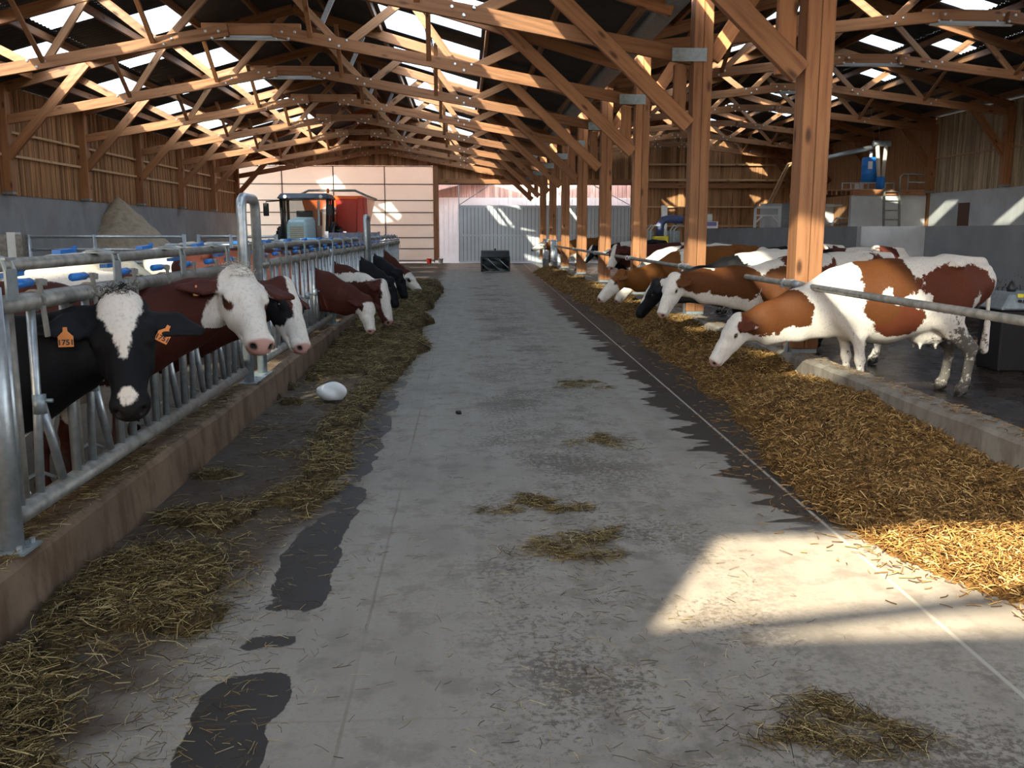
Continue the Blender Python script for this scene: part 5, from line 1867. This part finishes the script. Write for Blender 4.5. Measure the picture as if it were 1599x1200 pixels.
wheel(t, -0.95, -1.5, 0.66, 0.42)
wheel(t, 0.95, -1.5, 0.66, 0.42)
wheel(t, -1.05, 1.1, 0.92, 0.55)
wheel(t, 1.05, 1.1, 0.92, 0.55)
for x0 in (-1.05, 1.05):
    MB().tube([(x0, 0.1, 1.35), (x0, 0.35, 1.8), (x0, 0.8, 1.98), (x0, 1.4, 1.98), (x0, 1.8, 1.8)], 0.09, 8).build('mudguard', M['dark_steel'], t)

t = empty('mixer_wagon', (-5.75, 43.2, 0), 'tall red and orange feed mixer wagon standing behind the tractor', 'wagon', None, 0.0)
b = MB()
for y_, sx in ((-2.3, 0.95), (2.2, 1.0)):
    for x_, z_ in ((-0.9, 0.95), (-1.45, 3.2), (1.45, 3.2), (0.9, 0.95)):
        b.v.append((x_ * sx, y_, z_))
b.f += [(0, 1, 5, 4), (1, 2, 6, 5), (2, 3, 7, 6), (3, 0, 4, 7), (0, 3, 2, 1), (4, 5, 6, 7)]
b.build('tub', M['orange'], t, bevel=0.08)
MB().box((0.15, -2.42, 1.2), (1.35, -2.3, 3.05)).build('side_panel', M['red'], t, bevel=0.05)
MB().hexa([(1.0, -2.6, 0.9), (1.55, -2.6, 0.9), (1.6, -2.2, 0.9), (1.0, -2.2, 0.9), (1.1, -2.55, 3.1), (1.35, -2.55, 3.1), (1.5, -2.2, 3.1), (1.1, -2.2, 3.1)]).build('discharge_door', M['red'], t, bevel=0.03)
MB().tube([(-1.35, -2.35, 3.25), (-1.0, -2.38, 3.42), (1.0, -2.38, 3.42), (1.5, -2.3, 3.2), (1.5, 2.2, 3.2), (-1.35, 2.2, 3.25), (-1.35, -2.35, 3.25)], 0.05, 8).build('hay_ring', M['galv_dirty'], t)
b = MB()
for x_, z_, x2, z2 in ((-0.5, 2.55, -0.1, 2.8), (-0.1, 2.8, 0.3, 2.55), (0.3, 2.55, -0.1, 2.35), (-0.1, 2.35, -0.5, 2.55)):
    b.bar((x_, -2.36, z_), (x2, -2.36, z2), 0.03, 0.09)
b.box((-0.28, -2.36, 2.53), (0.08, -2.335, 2.6))
b.build('emblem', M['white'], t)
MB().box((-0.8, -2.6, 0.6), (0.8, 2.4, 0.95)).build('chassis', M['dark_steel'], t)
wheel(t, -1.0, 0.6, 0.5, 0.36)
wheel(t, 1.0, 0.6, 0.5, 0.36)

# ------------------------------------------------------------------ left pen: sand heap, gate, partition, cubicle rails
def heap_h(X, Y):
    r = np.sqrt(((X - (-11.5)) / 1.0) ** 2 + ((Y - 31.5) / 1.05) ** 2)
    return 2.75 - r * (0.95 + 0.12 * vnoise(X, Y, 1.2, 3)) + (vnoise(X, Y, 4.0, 5) - 0.5) * 0.12 + (vnoise(X, Y, 0.9, 7) - 0.5) * 0.3


o = mound('sand_heap', XW + 0.005, -8.0, 28.0, 35.4, 70, 100, heap_h, M['sand'])
tag(o, 'tall cone of pale sand heaped against the left concrete wall', 'sand heap', kind='stuff')


def bar_gate(x0, x1, y, label):
    t = empty('pen_gate', (x0, y, 0), label, 'gate', 'tubular gates in the left pen')
    L = x1 - x0
    for z in (1.56, 1.33, 1.1, 0.85, 0.6):
        MB().tube([(0.04, 0, z), (L - 0.04, 0, z)], 0.025, 8).build('gate_rail', M['galv'], t, smooth=True)
    for x_ in (0.03, L * 0.42, L - 0.03):
        MB().tube([(x_, 0, 0.0), (x_, 0, 1.6)], 0.035, 8).build('gate_upright', M['galv'], t, smooth=True)
    return t


bar_gate(-7.85, -5.05, 17.0, 'long tubular gate before the sand heap in the left pen')
bar_gate(-4.85, -3.4, 17.0, 'short tubular gate right of the long one, behind the feed gates')
t = empty('drinking_post', (-8.1, 17.0, 0), 'square dark and white post with a drinker left of the long gate', 'post')
MB().box((-0.2, -0.1, 0), (-0.08, 0.1, 1.6)).box((0.08, -0.1, 0), (0.2, 0.1, 1.6)).build('side_column', M['galv_dirty'], t)
MB().box((-0.08, -0.08, 0), (0.08, 0.12, 1.64)).build('centre_board', M['white'], t)
MB().tube([(-0.45, -0.05, 1.35), (-0.2, -0.05, 1.35)], 0.05, 10).tube([(-0.32, -0.05, 1.6), (-0.32, -0.05, 1.1)], 0.03, 8).build('float_valve', M['black'], t)
b = MB()
rg = random.Random(5)
k = NT('mottled_panel')
nz = k.noise(k.pos(), 3.5, 5, 0.7)
M['mottled'] = k.done(k.bsdf(color=k.ramp(nz, [(0.35, (0.16, 0.15, 0.2)), (0.5, (0.34, 0.33, 0.4)), (0.65, (0.5, 0.49, 0.56))]), rough=0.7))
for i in range(4):
    b.box((-3.95, 26.5 + i * 4.0, 1.1), (-3.87, 30.4 + i * 4.0, 1.62))
for i in range(5):
    b.box((-3.96, 26.42 + i * 4.0, 0), (-3.86, 26.5 + i * 4.0, 1.66))
tag(b.build('pen_partition', M['mottled']), 'low mottled grey lavender partition behind the far feed gates', 'partition')
for i in range(6):
    y = 19.5 + i * 3.0
    t = empty('cubicle_divider', (-4.6, y, 0), 'bent tube cubicle divider behind the feed gates, %s from the camera' % ordinal(i), 'divider', 'bent tube dividers in the left pen')
    MB().tube([(0, 0, 0), (0, 0, 1.25), (-0.1, 0, 1.38), (-1.6, 0, 1.38), (-1.75, 0, 1.2), (-1.6, 0, 0.7), (0, 0, 0.62)], 0.03, 8).build('bent_tube', M['galv'], t, smooth=True)
    MB().box((-0.08, -0.08, 0), (0.08, 0.08, 0.015)).build('base_plate', M['galv_plate'], t)
    hb = MB().box((-0.3, -0.06, 1.40), (0.1, 0.06, 1.46)).build('strap_guard', M['blue'], t, label='blue plastic strap')

# ------------------------------------------------------------------ right pen: barn-end equipment
YB = 34.6
xa, xb, xc = atY(1328, 340, YB).x, atY(1452, 340, YB).x, atY(1287, 340, YB).x
zt, zd = atY(1400, 305, YB).z, atY(1400, 298, YB).z
structure(MB().box((xa, YB, 0), (XR - 0.05, YB + 0.2, zt)).build('wall_mezzanine', M['render_white']))
structure(MB().box((xc - 0.4, YB + 3.4, 0), (xa, YB + 3.6, zt - 0.2)).build('wall_mezzanine_back', M['pen_wall']))
t = empty('mezzanine', (xc, YB, zt), 'timber mezzanine deck above the white wall, carrying the blue barrel', 'mezzanine')
MB().box((0, 0.0, 0.16), (XR - 0.1 - xc, 4.0, 0.21)).build('deck', M['timber'], t)
MB().box((xa - xc, -0.05, 0.0), (XR - 0.1 - xc, 0.0, 0.21)).build('fascia_board', M['timber'], t)
for i in range(6):
    x_ = 0.06 + i * (xa - xc - 0.1) / 5
    beam('joist', (x_, 0.0, 0.09), (x_, 4.0, 0.09), 0.06, 0.17, M['timber'], t)
zd = zt + 0.21
# barrel
p = atY(1356, 292, YB + 0.8)
t = empty('blue_barrel', (p.x, YB + 0.8, zd + 0.3), 'blue plastic barrel with a white label on the mezzanine', 'barrel')
MB().lathe([(0.26, 0), (0.3, 0.04), (0.3, 0.3), (0.31, 0.32), (0.3, 0.34), (0.3, 0.62), (0.31, 0.64), (0.3, 0.66), (0.3, 0.9), (0.25, 0.95)], n=28).build('drum', M['blue'], t, smooth=True)
MB().box((-0.2, -0.315, 0.5), (-0.03, -0.298, 0.78)).build('label', M['white'], t)
MB().lathe([(0.06, 0.95), (0.055, 1.18)], c=(0.02, 0, 0), n=14).build('filler_neck', M['white'], t)
t = empty('pallet_crate', (p.x, YB + 0.8, zd), 'open wire rack standing under the blue barrel', 'rack')
b = MB()
for i in range(7):
    b.box((-1.2 + i * 0.34, -0.35, 0.0), (-1.16 + i * 0.34, -0.31, 0.28))
b.box((-1.2, -0.36, 0.24), (0.9, -0.3, 0.28)).box((-1.2, -0.36, 0.0), (0.9, -0.3, 0.04)).box((-0.4, -0.34, 0.26), (0.5, 0.34, 0.3)).box((-0.4, -0.34, 0.0), (-0.35, 0.34, 0.26)).box((0.45, -0.34, 0.0), (0.5, 0.34, 0.26))
b.build('rack_frame', M['galv'], t)
for i, (xt, xb_, lab) in enumerate(((1370, 1371, 'left of two pale feed pipes rising from blue sleeves on the mezzanine'), (1384, 1377, 'right of two pale feed pipes rising from blue sleeves on the mezzanine'))):
    pa, pb = atY(xb_, 296, YB + 0.42), atY(xt, 226, YB + 0.42)
    t = empty('feed_pipe', (pa.x, YB + 0.42, zd), lab, 'pipe')
    MB().tube([(0, 0, 0.0), (0, 0, 0.5)], 0.09, 14).build('blue_sleeve', M['blue'], t, smooth=True)
    MB().tube([(0, 0, 0.45), (pb.x - pa.x, 0, pb.z - zd)], 0.075, 14).build('pipe_tube', plain('pale_pipe', (0.55, 0.52, 0.46), 0.4), t, smooth=True)
    MB().tube([(pb.x - pa.x - 0.16, 0, pb.z - zd + 0.04), (pb.x - pa.x + 0.16, 0, pb.z - zd + 0.04)], 0.11, 14).build('pipe_head', M['galv'], t, smooth=True)
pa, pb = atY(1366, 229, YB + 0.6), atY(1270, 252, YB + 0.6)
t = empty('auger_pipe', (pa.x, YB + 0.6, pa.z), 'long sloping feed auger pipe hanging left of the blue barrel', 'pipe')
MB().tube([(0, 0, 0), (pb.x - pa.x, 0, pb.z - pa.z)], 0.09, 14).build('pipe_tube', M['galv'], t, smooth=True)
MB().tube([(0, 0, 0), (-0.2, 0.1, 1.4)], 0.008, 5).tube([(0.2, 0, 0.05), (0.1, 0.1, 1.4)], 0.008, 5).tube([(pb.x - pa.x + 0.4, 0, pb.z - pa.z + 0.08), (pb.x - pa.x + 0.4, 0, 1.3)], 0.008, 5).build('hanging_wire', M['galv'], t)
# ladder and hand rail
pa, pb = atY(1396, 356, YB - 0.5), atY(1410, 296, YB - 0.05)
t = empty('ladder', (pa.x, YB - 0.5, 0), 'grey ladder leaning on the white wall up to the mezzanine', 'ladder')
for dx in (-0.3, 0.3):
    MB().bar((dx, 0, 0), (dx, 0.4, zd + 0.05), 0.06, 0.09).build('stile', M['galv_dirty'], t)
for i in range(9):
    z = 0.35 * (i + 1)
    MB().tube([(-0.3, 0.4 * z / (zd + 0.05), z), (0.3, 0.4 * z / (zd + 0.05), z)], 0.022, 8).build('rung', M['galv_dirty'], t)
p = atY(1405, 296, YB + 0.3)
t = empty('guard_rail', (p.x, YB + 0.3, zd), 'low tubular guard rail on the mezzanine edge at the ladder', 'rail')
b = MB().tube([(0, 0, 0), (0, 0, 0.5), (0.1, 0, 0.6), (0.45, 0, 0.6), (2.2, 0, 0.45), (2.2, 0, 0)], 0.035, 8).tube([(0.3, 0, 0), (0.3, 0, 0.6)], 0.03, 8).tube([(0.3, 0, 0.3), (2.2, 0, 0.25)], 0.025, 8)
b.build('rail_tube', M['galv'], t, smooth=True)
# stair hand rails left of the nearest post
t = empty('stair_rail', (0, 44.0, 0), 'pair of sloping tubular stair rails above the small white wall', 'rail')
for dx in (0, 7):
    pts = [atY(1199 + dx, 319, 44), atY(1224 + dx, 268, 44), atY(1231 + dx, 256, 44), atY(1246 + dx, 253, 44)]
    MB().tube([(q.x, dx * 0.04, q.z) for q in pts], 0.05, 8).build('rail_tube', M['rail_wood'], t, smooth=True)
t.location = (0, 44.0, 0)
pa, pb = atY(1195, 318, 43.5), atY(1262, 356, 43.5)
structure(MB().box((pa.x, 43.5, 0), (pb.x + 2, 44.2, pa.z)).build('wall_milk_room', M['render_white']))
# milking frame
p0, p1 = atY(1178, 322, 40), atY(1216, 356, 40)
t = empty('stall_front', (p0.x, 40, 0), 'white painted steel frame standing before the small white wall', 'frame')
W_ = p1.x - p0.x
zt2 = p0.z
b = MB()
b.bar((0.05, 0, 0), (0.05, 0, zt2), 0.1, 0.1).bar((W_, 0, 0), (W_, 0, zt2), 0.1, 0.1)
b.build('upright', M['white'], t)
b = MB().bar((0, 0, zt2 - 0.05), (W_, 0, zt2 - 0.05), 0.1, 0.1).bar((0, 0, zt2 - 0.4), (W_, 0, zt2 - 0.4), 0.07, 0.07)
b.build('cross_bar', M['white'], t)
b = MB().bar((0.05, 0, zt2 - 0.75), (0.4, 0, zt2 - 0.4), 0.06, 0.06).bar((W_, 0, zt2 - 0.75), (W_ - 0.35, 0, zt2 - 0.4), 0.06, 0.06)
b.build('corner_brace', M['white'], t)
# dark doorway strip light and bent rail under the mezzanine
p = atY(1297, 322, YB + 1.0)
t = empty('strip_light', (p.x, YB + 1.0, p.z), 'short strip light in the dark room under the mezzanine', 'lamp')
MB().box((-0.35, -0.04, 0), (0.45, 0.04, 0.06)).build('housing', M['white'], t)
MB().tube([(-0.33, 0, -0.01), (0.43, 0, -0.01)], 0.025, 8).build('tube_cover', M['white'], t)
for x_ in (-0.3, 0.4):
    MB().tube([(x_, 0, 0.05), (x_, 0, zd - 0.05 - p.z)], 0.006, 6).build('hanger', M['galv'], t)
p = atY(1300, 356, YB + 0.5)
t = empty('bent_barrier', (p.x, YB + 0.5, 0), 'bent tube barrier in the opening under the mezzanine', 'barrier')
z0 = atY(1305, 341, YB + 0.5).z
MB().tube([(0, 0, 0), (0, 0, z0 - 0.15), (0.12, 0, z0), (0.75, 0, z0), (0.75, 0, 0)], 0.035, 8).tube([(-0.4, 0, z0 - 0.2), (0.7, 0, z0 - 0.2)], 0.03, 8).build('bent_tube', M['galv'], t, smooth=True)
# door in the right wall
pz = 2.66
d = structure(MB().box((XR - 0.03, 31.6, 0), (XR + 0.01, 32.3, pz)).build('door_5', plain('dark_brown_door', (0.12, 0.05, 0.03), 0.6)))
# milking robot arm and cabinet
Yr = 30.0
p = atY(1040, 345, Yr)
t = empty('milking_robot', (p.x, Yr, 0), 'blue robot arm over grey cabinets among the far posts', 'robot')
q = [atY(1030, 372, Yr), atY(1031, 352, Yr), atY(1036, 344, Yr), atY(1046, 342, Yr), atY(1066, 343, Yr)]
MB().tube([(a.x - p.x, 0, a.z) for a in q], 0.13, 12).build('robot_arm', plain('slate_blue', (0.06, 0.085, 0.2), 0.4), t, smooth=True)
a0, a1 = atY(1003, 360, Yr), atY(1064, 380, Yr)
MB().box((a0.x - p.x, 0.2, 0), (a0.x - p.x + 0.45, 0.8, a0.z)).box((a1.x - p.x - 0.5, 0.2, 0), (a1.x - p.x, 0.8, a0.z)).build('cabinet', M['galv_plate'], t, bevel=0.02)
a0, a1 = atY(1019, 369, Yr), atY(1042, 382, Yr)
MB().box((a0.x - p.x, -0.2, 0), (a1.x - p.x, 0.2, a0.z)).build('base_block', M['yellow'], t, bevel=0.02)
a0 = atY(1035, 321, Yr)
MB().box((a0.x - p.x, 0.1, 0), (a0.x - p.x + 0.18, 0.25, a0.z)).build('mast', M['galv'], t)
b = MB()
for xx in (1010, 1016, 1046, 1052):
    a0 = atY(xx, 352, Yr)
    b.tube([(a0.x - p.x, -0.1, 0), (a0.x - p.x, -0.1, a0.z - 0.15), (a0.x - p.x + 0.12, -0.1, a0.z), (a0.x - p.x + 0.3, -0.1, a0.z - 0.05)], 0.03, 8)
b.build('guard_tube', M['galv'], t, smooth=True)
Yr = 33.4
a0, a1 = atY(1096, 346, Yr), atY(1121, 357, Yr)
t = empty('control_unit', (a0.x, Yr, 0), 'white control unit with a small screen on top, right of the second post', 'machine')
MB().box((0, 0, 0), (a1.x - a0.x, 0.4, a0.z)).build('casing', M['white'], t, bevel=0.02)
MB().box((0.02, -0.02, a0.z - 0.16), (a1.x - a0.x - 0.06, 0.0, a0.z - 0.02)).build('front_panel', plain('violet_panel', (0.12, 0.10, 0.35), 0.4), t)
c0, c1 = atY(1099, 334, Yr), atY(1113, 345, Yr)
MB().box((c0.x - a0.x, 0.05, a0.z), (c1.x - a0.x, 0.12, c0.z)).build('screen', M['galv_plate'], t, bevel=0.01)
MB().box((c0.x - a0.x + 0.03, 0.035, a0.z + 0.05), (c1.x - a0.x - 0.03, 0.05, c0.z - 0.03)).build('display', plain('display_teal', (0.16, 0.24, 0.25), 0.2), t)
# brush / trough machine at the right edge
Yt = 10.6
a0, a1 = atY(1546, 472, Yt), atY(1640, 456, Yt)
t = empty('trough_unit', (a0.x, Yt, 0), 'grey machine with a yellow label and dark cone at the right edge', 'machine')
W_ = a1.x - a0.x
MB().hexa([(0, -0.25, a0.z - 0.08), (W_, -0.25, a0.z - 0.08), (W_, 0.35, a0.z - 0.08), (0, 0.35, a0.z - 0.08), (0.14, -0.18, a1.z), (W_, -0.18, a1.z), (W_, 0.3, a1.z), (0.14, 0.3, a1.z)]).build('hood', M['galv_plate'], t, bevel=0.02)
MB().box((0.05, -0.2, 0), (W_, 0.3, a0.z - 0.08)).build('plinth', M['black'], t, bevel=0.02)
a2 = atY(1588, 440, Yt)
MB().lathe([(0.05, a1.z), (0.055, a1.z + 0.04), (0.015, a2.z)], c=(a2.x - a0.x, 0.1, 0), n=14).build('cone', M['black'], t, smooth=True)
zc = (a0.z + a1.z) / 2
MB().hexa([(0.2, -0.228, zc + 0.01), (0.36, -0.228, zc + 0.01), (0.36, -0.222, zc + 0.01), (0.2, -0.222, zc + 0.01), (0.2, -0.21, zc + 0.05), (0.36, -0.21, zc + 0.05), (0.36, -0.205, zc + 0.05), (0.2, -0.205, zc + 0.05)]).build('warning_label', M['yellow'], t)
for i in range(3):
    MB().tube([(0.22 + 0.06 * i, -0.255, zc - 0.03), (0.22 + 0.06 * i, -0.225, zc - 0.03)], 0.016, 10).build('knob', M['black'], t)
# galvanised feed barriers among the far posts
for i, y in enumerate((35.2, 36.4, 38.75, 40.2)):
    t = empty('feed_barrier', (XP - 0.05, y, 0), 'galvanised upright barrier past the seventh post, %s from the camera' % ordinal(i), 'barrier', 'galvanised barriers at the far right end')
    b = MB()
    for j in range(4):
        b.tube([(0, j * 0.35, 0), (0, j * 0.35, 1.3)], 0.03, 8)
    b.build('upright', M['galv'], t, smooth=True)
    MB().tube([(0, -0.05, 1.3), (0, 1.15, 1.3)], 0.035, 8).tube([(0, -0.05, 0.5), (0, 1.15, 0.5)], 0.035, 8).build('barrier_rail', M['galv'], t, smooth=True)
